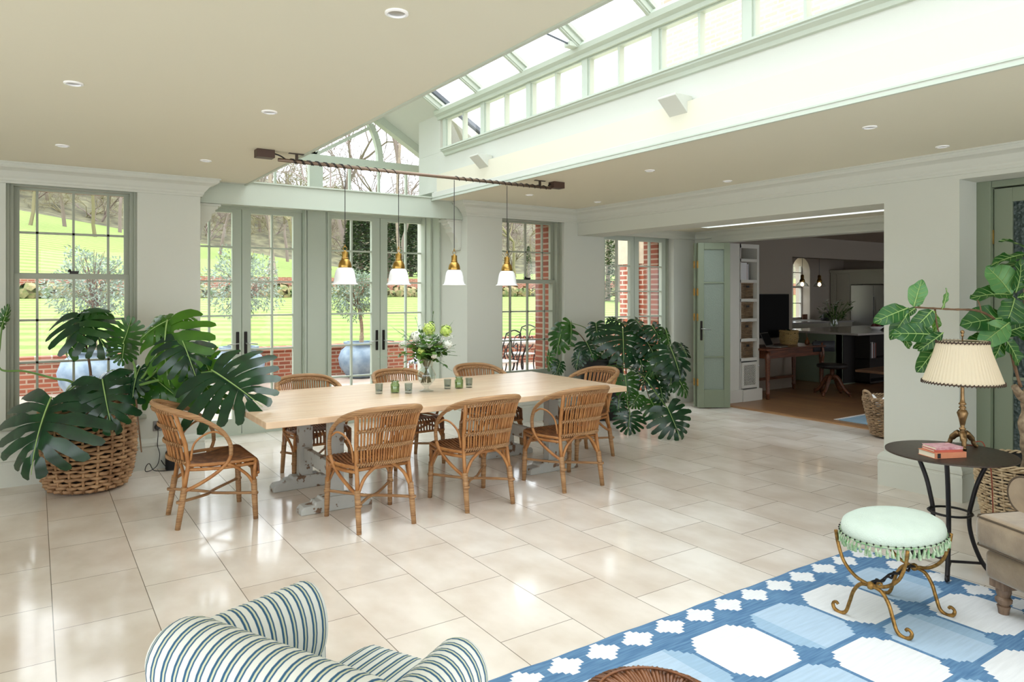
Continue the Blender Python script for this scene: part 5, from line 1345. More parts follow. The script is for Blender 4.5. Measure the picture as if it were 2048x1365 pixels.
# ---- fiddle leaf fig
def figleaf(parent, B, T, N, m_, wf=.7, cup=.25, droop=.5, seed=0):
    B, ex, ey, ez, L = leaf_frame(B, T, N); q = MB(); L *= 1.04; wf *= 1.08
    def P(u, w):
        y = u; W = wf * .5 * (math.sin(PI * min(1, u ** .78)) ** .75) * (1 + .05 * math.sin(u * 14 + seed)) * (.75 + .35 * u) if 0 < u < 1 else 0.0
        x = W * w; z = cup * abs(x) * 1.2 * (1 if True else 0) - .04 * math.sin(u * 11 + seed + w) * abs(w) + .03 * math.cos(u * 20 + seed) * abs(w) ** 2
        phi = droop * y; z2 = z
        if abs(droop) > 1e-3: y, z2 = math.sin(phi) / droop + z * math.sin(phi), -(1 - math.cos(phi)) / droop + z * math.cos(phi)
        return B + (ex * x + ey * y + ez * z2) * L
    q.grid(lambda a, b: P(a, 2 * b - 1), 14, 8)
    q.tube([P(i / 10 * .97, 0) + ez * .004 for i in range(11)], [.0048 - .0003 * i for i in range(11)], 5, mi=1)
    for k in range(5):
        u0 = .12 + .16 * k
        for s in (-1, 1): q.tube([P(min(.98, u0 + .16 * f), s * f * .92) + ez * .002 for f in (0, .35, .7, 1)], [.002, .0017, .0013, .0008], 4, mi=1)
    return q.build('leaf', [m_, M['vein']], parent, smooth=True, fixn=False)
TX, TY = 5.50, 1.98
t = thing('willow_planter', 'pale willow basket lined with black plastic at the foot of the fig', 'basket', (TX, TY, 0))
basket(t, [(.02, .23), (.2, .27), (.46, .30)], 22, M['wicker3'], 26, .0085, .010)
MB().lathe([(.27, .2), (.288, .46), (.295, .475), (.27, .46), (.26, .42), (.0, .41)], 28, cap0=False, cap1=False, ripple=.02, rn=9).build('liner', M['black'], t, smooth=True)['label'] = 'black plastic liner'
pl = thing('fiddle_leaf_fig', 'fiddle leaf fig with a pale gnarled trunk and big leathery leaves', 'houseplant', (TX, TY, .42))
OFF = Vector((TX, TY, .42)); dT = Vector((TX, TY, 0)).dot(Fd)
P = bez([(0, 0, -.05), (.01, 0, .12), (-.01, .01, .28), (.01, 0, .42), (.0, 0, .50), (.04, -.03, .62), (.05, -.02, .85), (.03, .02, 1.15), (.04, 0, 1.5)], 5)
MB().tube(P, [.038 + .006 * math.sin(i * 1.3) if i < 20 else max(.012, .036 - .0012 * (i - 18) * 1.0) for i in range(len(P))], 10).build('trunk', M['bark'], pl, smooth=True)
for pts in ([(.0, 0, .46), (-.06, .02, .50), (-.12, .03, .56)], [(.01, 0, .40), (.06, .02, .47), (.10, 0, .50)]):
    MB().tube(bez(pts, 4), [.034, .034, .033, .031, .028, .026, .024, .022, .02], 8).build('branch', M['bark'], pl, smooth=True)
def tubeb(pts, r0, r1, nm='branch'):
    Pp = bez(pts, 8); q = MB(); q.tube(Pp, [(r0 + (r1 - r0) * i / len(Pp)) * (1 + .25 * (i % 3 == 0)) for i in range(len(Pp))], 6); q.build(nm, M['stemb'], pl, smooth=True)
dB = dT - .25
tubeb([(-.05, .02, .55), L_(2010, 668, dT), L_(1990, 640, dT - .08), L_(1955, 622, dB), L_(1900, 619, dB - .05), L_(1830, 615, dB - .1)], .010, .005)
tubeb([L_(1962, 623, dB), L_(1960, 612, dB), L_(1955, 600, dB)], .005, .003, 'twig')
tubeb([L_(1870, 619, dB - .06), L_(1872, 640, dB - .1), L_(1878, 668, dB - .12)], .005, .004, 'twig')
fl2 = [
    ((2022, 590), (1988, 534), .9, facing(.9, .3, -.1), 'figl', 0), ((2022, 591), (1950, 580), .55, facing(.5, .9, 0), 'fig', -.03), ((2028, 598), (2018, 650), .95, facing(.9, .3, 0), 'fig', -.05),
    ((2016, 636), (1934, 640), .62, facing(.8, .5, 0), 'fig', -.05), ((2018, 646), (1964, 686), .62, facing(.8, .6, 0), 'figl', -.1), ((2004, 674), (1996, 722), .55, facing(.7, .2, .3), 'fig', -.05),
    ((2008, 678), (2050, 728), .6, facing(.8, .4, .2), 'fig', -.06), ((2052, 498), (2008, 468), .4, facing(.3, .9, 0), 'fig', 0), ((2052, 510), (1986, 515), .4, facing(.4, .9, 0), 'fig', 0), ((2050, 528), (1990, 530), .4, facing(.3, .9, 0), 'fig', .1),
    ((2030, 586), (2056, 520), .6, facing(.8, .2, .3), 'fig', 0), ((2005, 668), (2062, 646), .7, facing(.8, .5, 0), 'fig', -.03), ((2035, 596), (2070, 590), .7, facing(.7, .6, 0), 'fig', -.05), ((2000, 674), (1940, 676), .5, facing(.5, .8, 0), 'fig', -.02), ((2042, 660), (2090, 690), .7, facing(.8, .5, 0), 'fig', 0), ((2040, 560), (2100, 560), .7, facing(.8, .5, 0), 'fig', 0),
    ((2030, 600), (2000, 570), .6, facing(.6, .6, 0), 'fig', .1), ((2040, 620), (2060, 680), .7, facing(.9, .3, 0), 'fig', .02)]
for b, e, wf, n, m_, dd in fl2:
    figleaf(pl, L_(*b, dT + dd), L_(*e, dT + dd - .05), n, M[m_], wf, .2, .5, b[0])
fl3 = [((1816, 617), (1752, 640), .55, facing(.85, .5, 0), 'fig', 0), ((1828, 614), (1842, 560), .62, facing(.8, .1, -.6), 'figl', 0), ((1836, 616), (1855, 572), .4, facing(.5, .1, .8), 'fig', .05), ((1882, 619), (1901, 579), .38, facing(.7, .3, .5), 'figl', 0),
    ((1832, 616), (1810, 632), .5, facing(.7, .6, 0), 'fig', 0), ((1864, 621), (1826, 662), .62, facing(.9, .3, 0), 'fig', -.06), ((1872, 671), (1791, 662), .5, facing(.85, .45, 0), 'fig', -.12), ((1815, 628), (1782, 676), .5, facing(.8, .3, -.4), 'fig', -.02),
    ((1866, 622), (1878, 668), .5, facing(.9, .2, .3), 'leafb', -.02), ((1886, 666), (1842, 700), .45, facing(.85, .4, .2), 'fig', -.14), ((1875, 690), (1840, 744), .6, facing(.9, .3, 0), 'fig', -.12), ((1884, 672), (1830, 690), .4, facing(.7, .7, 0), 'fig', -.1), ((1800, 664), (1824, 697), .5, facing(.8, .3, 0), 'fig', -.05), ((1850, 655), (1875, 672), .5, facing(.8, .4, 0), 'fig', -.04)]
for b, e, wf, n, m_, dd in fl3:
    figleaf(pl, L_(*b, dB - .06 + dd), L_(*e, dB - .08 + dd), n, M[m_], wf, .2, .4, b[0])
tubeb([L_(1878, 668, dB - .12), L_(1876, 680, dB - .13), L_(1875, 690, dB - .12)], .004, .003, 'twig')
# ================================================================= GARDEN
def gz(x, y):     # lawn height
    if y < 13.6: return -.05
    a = math.atan2(x, y)
    if y < 32: return .53 + (y - 13.6) * .05
    b = 2.15 + (y - 32.0) * (.045 + .13 * max(0, min(1, (.38 - a) / .45)))
    return b if y < 75 else 2.15 + 43 * (.045 + .13 * max(0, min(1, (.38 - a) / .45))) + (y - 75) * .32
q = MB(); xs = [-60 + 5 * i for i in range(43)]; ys = [13.7 + 1.31 * i for i in range(14)] + [31.9]
for r_, y in enumerate(ys):
    for x in xs: q.v.append((x, y, gz(x, min(y, 31.99))))
for i in range(len(ys) - 1):
    for j in range(len(xs) - 1): a = i * len(xs) + j; q.f.append((a, a + 1, a + len(xs) + 1, a + len(xs))); q.m.append(0)
struct(q.build('lawn', M['lawn'], fixn=False, smooth=True), 'mown striped lawn above the terrace wall', 'lawn')
q = MB(); ys = [32.3, 36, 42, 48, 54, 60, 66, 72, 76, 85, 100, 125]
for y in ys:
    for x in xs: q.v.append((x, y, gz(x, y) + (math.sin(x * .3) * .6 if y > 80 else 0)))
for i in range(len(ys) - 1):
    for j in range(len(xs) - 1): a = i * len(xs) + j; q.f.append((a, a + 1, a + len(xs) + 1, a + len(xs))); q.m.append(1 if ys[i] >= 70 else 0)
struct(q.build('hillside', [M['lawn'], M['woods']], fixn=False, smooth=True), 'grassy bank rising to brown leafless woodland', 'hillside')
q = MB().box(-30, 40, 7.72, 13.7, -.3, -.03); struct(q.build('terrace_ground', M['patio']), 'pale brick and stone terrace outside the doors', 'terrace')
q = MB().box(-30, 40, 13.55, 13.8, -.1, .50).box(-30, 40, 13.52, 13.83, .50, .575); struct(q.build('wall_terrace', M['brickY']), 'low red brick retaining wall at the back of the terrace', 'wall')
q = MB().box(-60, 90, 31.9, 32.3, 1.3, 2.30); struct(q.build('wall_garden', M['brickY']), 'red brick wall across the far side of the lawn', 'wall')
q = MB(); rg_ = random.Random(5)
for i in range(260):
    x = rg_.uniform(-14, 34); y = rg_.uniform(31.0, 31.4); z = gz(x, 31) ; r = rg_.uniform(.15, .42); blob(q, (x, y, z + r * .5), r, 14, .5, rg_)
o = q.build('border_foliage', M['flowerbed']); tag(o, 'low spring planting along the foot of the far brick wall', 'border plants', kind='stuff')
q = MB()
for i in range(110):
    x = rg_.uniform(20, 30); y = rg_.uniform(30.9, 31.3); z = gz(x, 31) + rg_.uniform(.1, .4); q.lathe([(.01, -.05), (.07, 0), (.01, .05)], 5, (x, y, z))
o = q.build('daffodil_flowers', mat('daffodil_yellow', (236, 216, 120), .8)); tag(o, 'scattered pale yellow daffodils in the far border', 'flowers', kind='stuff')
# bare trees
def bare_tree_mesh(seed, H=12.0, depth=6, spread=.55, r0=.28):
    rn = random.Random(seed); q = MB()
    def grow(p, d, L, r, lv):
        n = 3 if lv > 1 else 2; pts = [p]; dd = d.copy()
        for i in range(n):
            dd = (dd + Vector((rn.uniform(-1, 1), rn.uniform(-1, 1), rn.uniform(-.3, .7))) * .16).normalized(); pts.append(pts[-1] + dd * L / n)
        q.tube(pts, [r * (1 - .3 * i / n) for i in range(n + 1)], 5 if lv > 3 else 3, cap=False)
        if lv == 0: return
        k = 3 if lv > 1 else 4
        for i in range(k):
            st = pts[-1] if i < 2 else pts[rn.randint(1, n)]
            a = rn.uniform(0, 2 * PI); side = dd.cross(Vector((math.cos(a), math.sin(a), .3))).normalized()
            nd = (dd * (1 - spread * .5) + side * spread * rn.uniform(.8, 1.4) + Vector((0, 0, .12))).normalized()
            grow(st.copy(), nd, L * rn.uniform(.62, .85), r * rn.uniform(.5, .68), lv - 1)
    grow(Vector((0, 0, 0)), Vector((0, 0, 1)), H * .27, r0, depth)
    return q
T0 = []
for sd, H, sp in ((1, 13, .55), (2, 12, .75), (3, 14, .5)):
    me = bare_tree_mesh(sd, H, 6, sp, .15).mesh('bare_tree', M['twig'] if sd != 2 else M['twigm']); T0.append(me)
tp = [  # (u, Y, scale, kind, label)
    (700, 40, 1.15, 0, 'big bare tree behind the centre of the gable window'), (600, 46, 1.05, 1, 'bare tree seen through the gable window near the ceiling edge'), (800, 44, 1.0, 2, 'bare tree seen at the house end of the gable window'),
    (760, 52, 1.1, 0, 'bare tree behind the arch of the gable window'), (545, 50, 1.0, 2, 'bare tree above the second garden door leaf'), (660, 55, 1.2, 1, 'bare tree farther back behind the gable window'),
    (440, 56, .9, 0, 'bare tree above the first garden door leaf'), (575, 62, 1.0, 0, 'bare woodland tree beyond the second door leaf'), (840, 50, .9, 1, 'bare tree beyond the fourth door leaf'), (1030, 48, .95, 1, 'bare low-branched tree behind the far sash window'), (1085, 55, .9, 2, 'bare tree at the brick edge of the far sash window'),
    (60, 58, .9, 1, 'bare tree at the frame side of the window behind the basket plant'), (130, 62, 1.0, 0, 'bare tree behind the middle of the window by the basket plant'), (190, 56, .9, 1, 'mossy bare tree above the middle sash panes'), (240, 66, 1.0, 2, 'bare tree against the sky in the window by the basket plant'),
    (95, 80, 1.1, 2, 'distant bare tree on the brown hillside'), (20, 75, 1.0, 0, 'distant bare tree behind the corner panes'), (480, 80, 1.2, 1, 'distant bare tree above the first pair of doors'), (520, 84, 1.2, 2, 'distant bare tree on the slope beyond the doors'), (620, 86, 1.2, 0, 'distant bare tree behind the post between the doors'), (720, 84, 1.2, 2, 'distant bare tree beyond the third door leaf'), (990, 80, 1.1, 0, 'distant bare tree beyond the pale pier'), (1060, 82, 1.1, 1, 'distant bare tree beyond the far sash window')]
for i, (u, Y, s, k, l) in enumerate(tp):
    p = at_Y(u, 500, Y); o = bpy.data.objects.new('bare_tree', T0[k]); COL.objects.link(o); o.location = (p.x, Y, gz(p.x, Y) - .1); o.scale = (s, s, s); o.rotation_euler = (0, 0, i * 1.7)
    tag(o, l, 'tree', 'bare trees beyond the lawn')
rs_ = random.Random(21)
for i in range(110):
    u = rs_.uniform(14, 1095); Y = rs_.uniform(74, 108); p = at_Y(u, 500, Y); s = rs_.uniform(.5, .85); k = rs_.randint(0, 2)
    o = bpy.data.objects.new('woodland_tree', T0[k]); COL.objects.link(o); o.location = (p.x, Y, gz(p.x, Y) - 3.4 * s); o.scale = (s * 1.1, s * 1.1, s); o.rotation_euler = (0, 0, rs_.uniform(0, 6))
    tag(o, 'small leafless tree on the brown wooded hillside beyond the lawn', 'tree', 'leafless trees covering the far hillside')
# thick smooth trunks
for u, Y, l in ((543, 37, 'thick pale trunk beyond the second door leaf'), (797, 36, 'thick pale trunk beyond the fourth door leaf')):
    p = at_Y(u, 500, Y); t = thing('beech_tree', l, 'tree', (p.x, Y, gz(p.x, Y)))
    MB().tube(bez([(0, 0, -.2), (.02, 0, 1.2), (-.1, 0, 4), (.1, 0, 8)], 5), [.36, .28, .22, .18, .14] + [.09] * 11, 10).build('trunk', M['trunk'], t, smooth=True)
    o = bpy.data.objects.new('branches', T0[0]); COL.objects.link(o); o.parent = t; o.location = (.1, 0, 6)
# conifers
def conifer(u, Y, h, r, l, cat='tree', col='conifer', n=900, top=.15):
    p = at_Y(u, 500, Y); t = thing('evergreen_tree', l, cat, (p.x, Y, gz(p.x, Y) if Y > 13 else 0)); rn = random.Random(u); q = MB()
    for i in range(n):
        z = rn.random() ** .8; rr = r * (1 - (1 - top) * z) * rn.uniform(.7, 1.05); a = rn.uniform(0, 2 * PI)
        c = Vector((rr * math.cos(a), rr * math.sin(a), z * h)); L = min(.22, r * .2); d = Vector((math.cos(a), math.sin(a), rn.uniform(-.5, .6))).normalized(); s = d.cross(Vector((0, 0, 1))).normalized()
        q.quad(c - d * L * .4, c + s * L * .5 + d * L * .2, c + d * L, c - s * L * .5 + d * L * .2 + Vector((0, 0, L * .2)))
    q.build('crown', M[col], t, fixn=False); MB().tube([(0, 0, 0), (0, 0, h * .8)], [.15, .03], 6).build('trunk', M['trunk'], t)
conifer(722, 38, 4.5, 1.2, 'dark holly-like evergreen beyond the third door leaf', n=3200, top=.35)
conifer(778, 37, 4.2, .8, 'dark evergreen behind the pendant beyond the fourth door leaf', n=3500, top=.5)
conifer(822, 45, 4.7, 1.2, 'evergreen beyond the last column of door panes', n=4500, top=.4)
conifer(1057, 37, 2.2, .35, 'small pointed conifer beyond the far sash window', n=900)
conifer(1216, 27, 5.6, .65, 'tall clipped yew column beyond the side bay door, darker one', n=1400, top=.9)
conifer(1237, 26, 5.9, .6, 'tall clipped yew column next to the brick wing', n=1400, top=.9)
# pots with clipped olive trees
def olive(X, Y, sc, cr, cz, l, l2, cx=0.0):
    t = thing('blue_pot', l2, 'plant pot', (X, Y, -.03), 0, 'pale blue pots on the terrace')
    k = sc
    MB().lathe([(.22 * k, 0), (.27 * k, .03 * k), (.40 * k, .22 * k), (.43 * k, .38 * k), (.38 * k, .52 * k), (.29 * k, .60 * k), (.28 * k, .63 * k), (.33 * k, .66 * k), (.33 * k, .69 * k), (.27 * k, .69 * k), (.26 * k, .6 * k), (0, .58 * k)], 40, cap1=False).build('pot_body', M['pot_blue'], t, smooth=True, sharp=50)
    t = thing('olive_tree', l, 'tree', (X, Y, .55 * k - .03), 0, 'clipped olive trees in the blue pots')
    MB().tube(bez([(0, 0, 0), (.015, 0, .4), (cx * .5, 0, cz - .55 * k - .2)], 5), [.045] * 4 + [.035] * 7, 8).build('trunk', M['bark'], t, smooth=True)
    rn = random.Random(int(X * 10)); q = MB(); C = Vector((cx, 0, cz - .55 * k)); 
    for i in range(3400):
        d = Vector((rn.gauss(0, 1), rn.gauss(0, 1), rn.gauss(0, 1))).normalized(); rr = cr * (rn.random() ** .35) * (1 + .18 * math.sin(d.x * 5 + d.z * 4)); p = C + Vector((d.x * rr, d.y * rr, d.z * rr * .92))
        e = (d + Vector((rn.uniform(-1, 1), rn.uniform(-1, 1), rn.uniform(-1, 1)))).normalized(); s = e.cross(Vector((rn.uniform(-1, 1), rn.uniform(-1, 1), 1))).normalized(); L = rn.uniform(.05, .085); W = .012
        q.quad(p, p + e * L * .5 + s * W, p + e * L, p + e * L * .5 - s * W)
    q.build('crown', M['olive'], t, fixn=False)
    q = MB()
    for i in range(26):
        d = Vector((rn.gauss(0, 1), rn.gauss(0, 1), rn.gauss(.2, 1))).normalized(); q.tube([C + Vector((0, 0, -cr * .5)), C + d * cr * .5, C + d * cr * .92], [.014, .007, .003], 4)
    q.build('branches', M['stemb'], t)
p = at_Y(187, 600, 12.5); olive(p.x, 12.5, 1.12, .62, 1.72, 'bushy olive tree in a blue pot outside the basket plant window', 'pale blue pot outside the window behind the big basket')
p = at_Y(478, 600, 12.9); olive(p.x, 12.9, 1.0, .66, 1.80, 'bushy olive tree behind the handles of the first door pair', 'pale blue pot half hidden by the first door pair handles', .08)
p = at_Y(722, 600, 12.9); olive(p.x, 12.9, 1.0, .50, 1.63, 'round-headed olive tree on a straight stem beyond the third door leaf', 'pale blue pot beyond the third door leaf', -.1)
# brick wing, downpipe
q = MB(); q.box(7.75, 8.3, 7.62, 8.38, -.3, 2.35); struct(q.build('wall_wing', M['brickX']), 'red brick wing of the house beside the side bay', 'wall')
q = MB(); q.box(7.73, 8.3, 7.62, 8.41, 2.05, 3.2); struct(q.build('trim_stone_band', mat('buff_stone', (206, 192, 168), .9, var=.1)), 'buff stone band on the brick wing', 'stone band')
t = thing('downpipe', 'cream painted downpipe on the brick wing', 'downpipe', (7.70, 7.98, -.03)); MB().tube([(0, 0, 0), (0, 0, 3.1)], .035, 12).build('pipe', mat('cream_pipe', (236, 226, 212), .5), t, smooth=True)
MB().lathe([(.045, 0), (.05, .02), (.05, .09), (.045, .11)], 14, (0, 0, 1.28)).build('collar', mat('cream_pipe_collar', (236, 226, 212), .5), t)
# house gable seen through the clerestory
q = MB(); q.box(8.9, 9.3, -8, 8.6, 2.9, 8.2); q.prism([(-8, 8.2), (8.6, 8.2), (.3, 14.5)], (8.9, 0, 0), (0, 1, 0), (0, 0, 1), (1, 0, 0), .4); struct(q.build('wall_house', M['brickhaze']), 'brick gable wall of the house above the garden room', 'wall')
q = MB(); q.beam((8.85, 9.1, 7.95), (8.85, .3, 14.6), .12, .35); q.box(8.3, 9.0, -8, 8.7, 2.82, 2.9); struct(q.build('trim_bargeboard', M['lead']), 'grey bargeboard on the house gable', 'bargeboard')
q = MB(); q.box(9.3, 18.2, -8, 8.6, 3.0, 8.0); struct(q.build('wall_house_block', M['brickY']), 'upper storey of the house', 'wall')
# garden furniture
P0 = at_Y(1040, 745, 10.4)
t = thing('garden_table', 'pale stone-topped garden table outside the far sash window', 'table', (7.0, 10.9, -.03))
MB().box(-.75, .75, -.45, .45, .70, .745).build('tabletop', mat('table_stone', (226, 220, 212), .6), t, bevel=.006)
for x in (-.5, .5):
    q = MB(); q.tube(bez([(x, -.3, 0), (x, -.12, .3), (x, -.3, .70)], 6), .018, 6); q.tube(bez([(x, .3, 0), (x, .12, .3), (x, .3, .70)], 6), .018, 6); q.build('leg', M['iron'], t, smooth=True)
def iron_chair(x, y, rz, l, m_='iron'):
    t = thing('garden_chair', l, 'garden chair', (x, y, -.03), rz); q = MB()
    for sx in (-1, 1):
        q.tube(bez([(sx * .22, -.22, 0), (sx * .20, -.18, .25), (sx * .21, -.2, .45), (sx * .22, -.26, .7), (sx * .17, -.30, .95)], 5), .012, 6); q.tube(bez([(sx * .22, .22, 0), (sx * .2, .16, .25), (sx * .21, .22, .45)], 5), .012, 6)
        q.tube(bez([(sx * .21, -.2, .66), (sx * .26, .0, .70), (sx * .26, .14, .64), (sx * .23, .16, .52), (sx * .21, .2, .45)], 5), .010, 6)
    q.tube(bez([(-.17, -.3, .95), (0, -.31, 1.0), (.17, -.3, .95)], 5), .012, 6)
    q.build('frame', M[m_], t, smooth=True)
    q = MB()
    for s in (-1, 1): q.tube(bez([(s * .02, -.24, .5), (s * .13, -.26, .62), (s * .10, -.28, .78), (s * .02, -.28, .72), (s * .05, -.29, .88), (s * .15, -.3, .93)], 5), .009, 5)
    q.build('scroll_back', M[m_], t, smooth=True)
    MB().box(-.22, .22, -.2, .22, .44, .47).build('seat', M['white'], t, bevel=.01)
    return t
for x, y, r_, l in ((7.75, 11.2, 1.9, 'black scrollwork garden chair at the brick edge of the far window'), (6.85, 11.75, PI, 'black scrollwork garden chair on the lawn side of the garden table'), (6.6, 10.1, .2, 'black scrollwork garden chair on the near side of the garden table')):
    iron_chair(x, y, r_, l)
p = at_Z(815, 772, -.03)
M['sstripe'] = mat('navy_striped_seat', (40, 60, 92), .8, rgb2=(220, 222, 222), scale=9, stretch=(9, .1, .1))
t = thing('terrace_chair', 'white metal chair with a striped seat pad beyond the flower vase', 'garden chair', (p.x + .05, p.y - .5, -.03), 2.4)
q = MB()
for sx in (-1, 1): q.tube([(sx * .2, -.22, 0), (sx * .2, -.2, .45), (sx * .19, -.28, .92)], .014, 6); q.tube([(sx * .2, .2, 0), (sx * .2, .2, .45)], .014, 6)
q.tube([(-.19, -.28, .92), (.19, -.28, .92)], .014, 6)
for k in range(4): q.tube([(-.12 + .08 * k, -.2, .46), (-.12 + .08 * k, -.28, .92)], .008, 5)
q.build('frame', M['white'], t, smooth=True); MB().box(-.2, .2, -.2, .2, .44, .49).build('seat_pad', M['sstripe'], t, bevel=.012)
# ================================================================= OFFICE AND KITCHEN BEYOND THE FOLDING DOORS
q = MB()
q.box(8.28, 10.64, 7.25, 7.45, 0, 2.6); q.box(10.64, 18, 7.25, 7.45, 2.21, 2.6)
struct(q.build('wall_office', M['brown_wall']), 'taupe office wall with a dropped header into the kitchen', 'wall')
q = MB(); wallY(q, 10.5, 10.9, 10.54, 18.2, 0, 2.9, [(15.40, 16.14, .93, 2.48)]); q.box(10.54, 10.64, 7.45, 10.5, 0, 2.6); q.box(17.65, 18.2, -1, 10.5, 0, 2.9); wallY(q, -1.1, -1, 8.1, 17.6, 0, 2.9, [(9, 11.5, .8, 2.4), (12.2, 14.7, .8, 2.4), (15.2, 17.2, .8, 2.4)])  # row of openings in the unseen side added to lighten the kitchen
for s in (0, 1):
    pts = [(0, 0)] + [(.37 - .37 * math.cos(a) , .37 * math.sin(a)) for a in [PI / 2 * i / 10 for i in range(11)]] + [(0, .37)]
    x0 = 15.40 if s == 0 else 16.14; sg = 1 if s == 0 else -1
    pp = [(0, .37)] + [(.37 - .37 * math.cos(PI / 2 * i / 10), .37 * math.sin(PI / 2 * i / 10)) for i in range(11)]
    q.prism([(sg * a, b) for a, b in pp], (x0, 10.5, 2.11), (1, 0, 0), (0, 0, 1), (0, 1, 0), .4)
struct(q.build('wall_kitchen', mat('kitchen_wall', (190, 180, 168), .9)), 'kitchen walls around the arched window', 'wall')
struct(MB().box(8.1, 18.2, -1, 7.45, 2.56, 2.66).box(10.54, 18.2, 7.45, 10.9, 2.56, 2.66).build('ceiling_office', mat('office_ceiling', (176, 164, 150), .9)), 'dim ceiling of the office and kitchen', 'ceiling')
r = sroot('window_3', 'arched kitchen window seen through the folding doors', 'window'); q = MB()
q.box(15.40, 15.44, 10.72, 10.78, .93, 2.48); q.box(16.10, 16.14, 10.72, 10.78, .93, 2.48); q.box(15.40, 16.14, 10.72, 10.78, .93, .98); q.box(15.40, 16.14, 10.72, 10.78, 1.72, 1.77); q.box(15.755, 15.785, 10.73, 10.77, .95, 2.45); q.box(15.44, 16.1, 10.73, 10.77, 1.33, 1.35); q.box(15.44, 16.1, 10.73, 10.77, 2.1, 2.12)
q.build('window_frame', M['cab'], r); g = MB(); g.quad((15.4, 10.75, .95), (16.14, 10.75, .95), (16.14, 10.75, 2.48), (15.4, 10.75, 2.48)); g.build('pane', M['glass'], r, fixn=False)
MB().box(15.3, 16.24, 10.42, 10.75, .90, .93).build('window_sill', M['cab'], r)
# bookcase
t = thing('bookcase', 'built-in cream bookcase with open shelves and a lattice-fronted cupboard', 'bookcase', (8.28, 6.70, 0))
SH = [2.08, 1.77, 1.49, 1.195, .90, .612]
q = MB(); q.box(0, .29, 0, .54, 0, 2.32); q.box(.68, .73, 0, .54, 0, 2.32); q.box(.29, .68, .50, .54, 0, 2.32); q.box(.29, .68, 0, .03, 2.26, 2.32); q.box(.28, .31, 0.0, .5, 0, 2.32)
q.build('body', M['cab'], t)
for z in SH: MB().box(.29, .69, 0.0, .50, z - .022, z + .022).build('shelf', M['cab'], t)
MB().box(-.0, .31, -.03, .01, 0, .18).box(.30, .745, -.045, .01, 0, .17).build('plinth', M['cab'], t)
q = MB(); q.box(.32, .36, -.012, .01, .19, .57); q.box(.63, .67, -.012, .01, .19, .57); q.box(.36, .63, -.012, .01, .19, .23); q.box(.36, .63, -.012, .01, .53, .57)
for k in range(-9, 16):
    a = k * .036
    for sg in (1, -1):
        x0, z0 = (.36 + a, .23) if sg > 0 else (.63 - a, .23); x1 = x0 + sg * .30; z1 = .53
        # clip to the frame
        def clip(x0, z0, x1, z1):
            dx, dz = x1 - x0, z1 - z0; t0, t1 = 0.0, 1.0
            for p_, lo, hi in ((x0, .36, .63),):
                ta, tb_ = (lo - p_) / dx, (hi - p_) / dx
                if ta > tb_: ta, tb_ = tb_, ta
                t0, t1 = max(t0, ta), min(t1, tb_)
            return None if t0 >= t1 else (x0 + dx * t0, z0 + dz * t0, x0 + dx * t1, z0 + dz * t1)
        c_ = clip(x0, z0, x1, z1)
        if c_: q.beam((c_[0], -.004 + .003 * sg, c_[1]), (c_[2], -.004 + .003 * sg, c_[3]), .006, .009, up=(0, 1, 0))
dr_ = q.build('lattice_door', M['cab'], t); MB().box(.33, .66, .02, .03, .2, .56).build('backing', M['black'], t)
MB().lathe([(.006, 0), (.012, .012), (.008, .02)], 10).build('knob', M['opal'], dr_).location = (.69, -.02, .50)
bl = ['wicker drawer basket on the top basket shelf', 'wicker drawer basket on the second basket shelf', 'wicker drawer basket on the third basket shelf', 'wicker drawer basket on the lowest shelf above the lattice door']
for k, z in enumerate(SH[2:]):
    t = thing('storage_basket', bl[k], 'basket', (8.62 + .13 + (.02 if k != 2 else 0), 6.90, z + .022), 0, 'storage baskets in the bookcase')
    q = MB(); hh = .235
    q.box(-.145, .145, -.155, .155, 0, .004)
    for i in range(12):
        zz = .01 + hh * i / 12
        q.tube([(-.145, -.155, zz), (.145, -.155, zz), (.145, .155, zz), (-.145, .155, zz)], .0095, 5, closed=True)
    q.build('woven_body', M['wicker2'], t, smooth=True)
    q = MB(); q.tube([(-.148, -.158, hh), (.148, -.158, hh), (.148, .158, hh), (-.148, .158, hh)], .012, 6, closed=True); q.build('rim', M['wicker2'], t, smooth=True)
    q = MB(); q.box(-.01, .012, -.172, -.163, .165, .195); q.box(.025, .047, -.172, -.163, .165, .195); q.build('handle_hole', M['black'], t)
def books(x0, y, z, specs, grp, rz=0.0):
    x = x0
    for (w, h, d, m_, l) in specs:
        t = thing('shelf_book', l, 'book', (x + w / 2, y, z), rz, grp); MB().box(-w / 2 + .002, w / 2 - .002, -d / 2 + .002, d / 2, .002, h - .004).build('pages', M['paper'], t); q = MB(); q.box(-w / 2, -w / 2 + .003, -d / 2, d / 2, 0, h); q.box(w / 2 - .003, w / 2, -d / 2, d / 2, 0, h); q.box(-w / 2, w / 2, -d / 2 - .002, -d / 2 + .002, 0, h); q.build('cover', m_, t); x += w + .001
wb = mat('white_cover', (210, 210, 212), .6); gb = mat('grey_cover', (120, 118, 122), .6); rb = mat('rust_cover', (120, 60, 44), .6)
books(8.60, 6.84, SH[1] + .022, [(.16, .255, .22, wb, 'wide white portfolio at the end of the book shelf'), (.02, .25, .2, rb, 'rust book next to the white portfolio'), (.022, .235, .2, wb, 'pale book between two dark spines'), (.02, .24, .2, gb, 'grey book at the shelf end by the wall')], 'books on the bookcase')
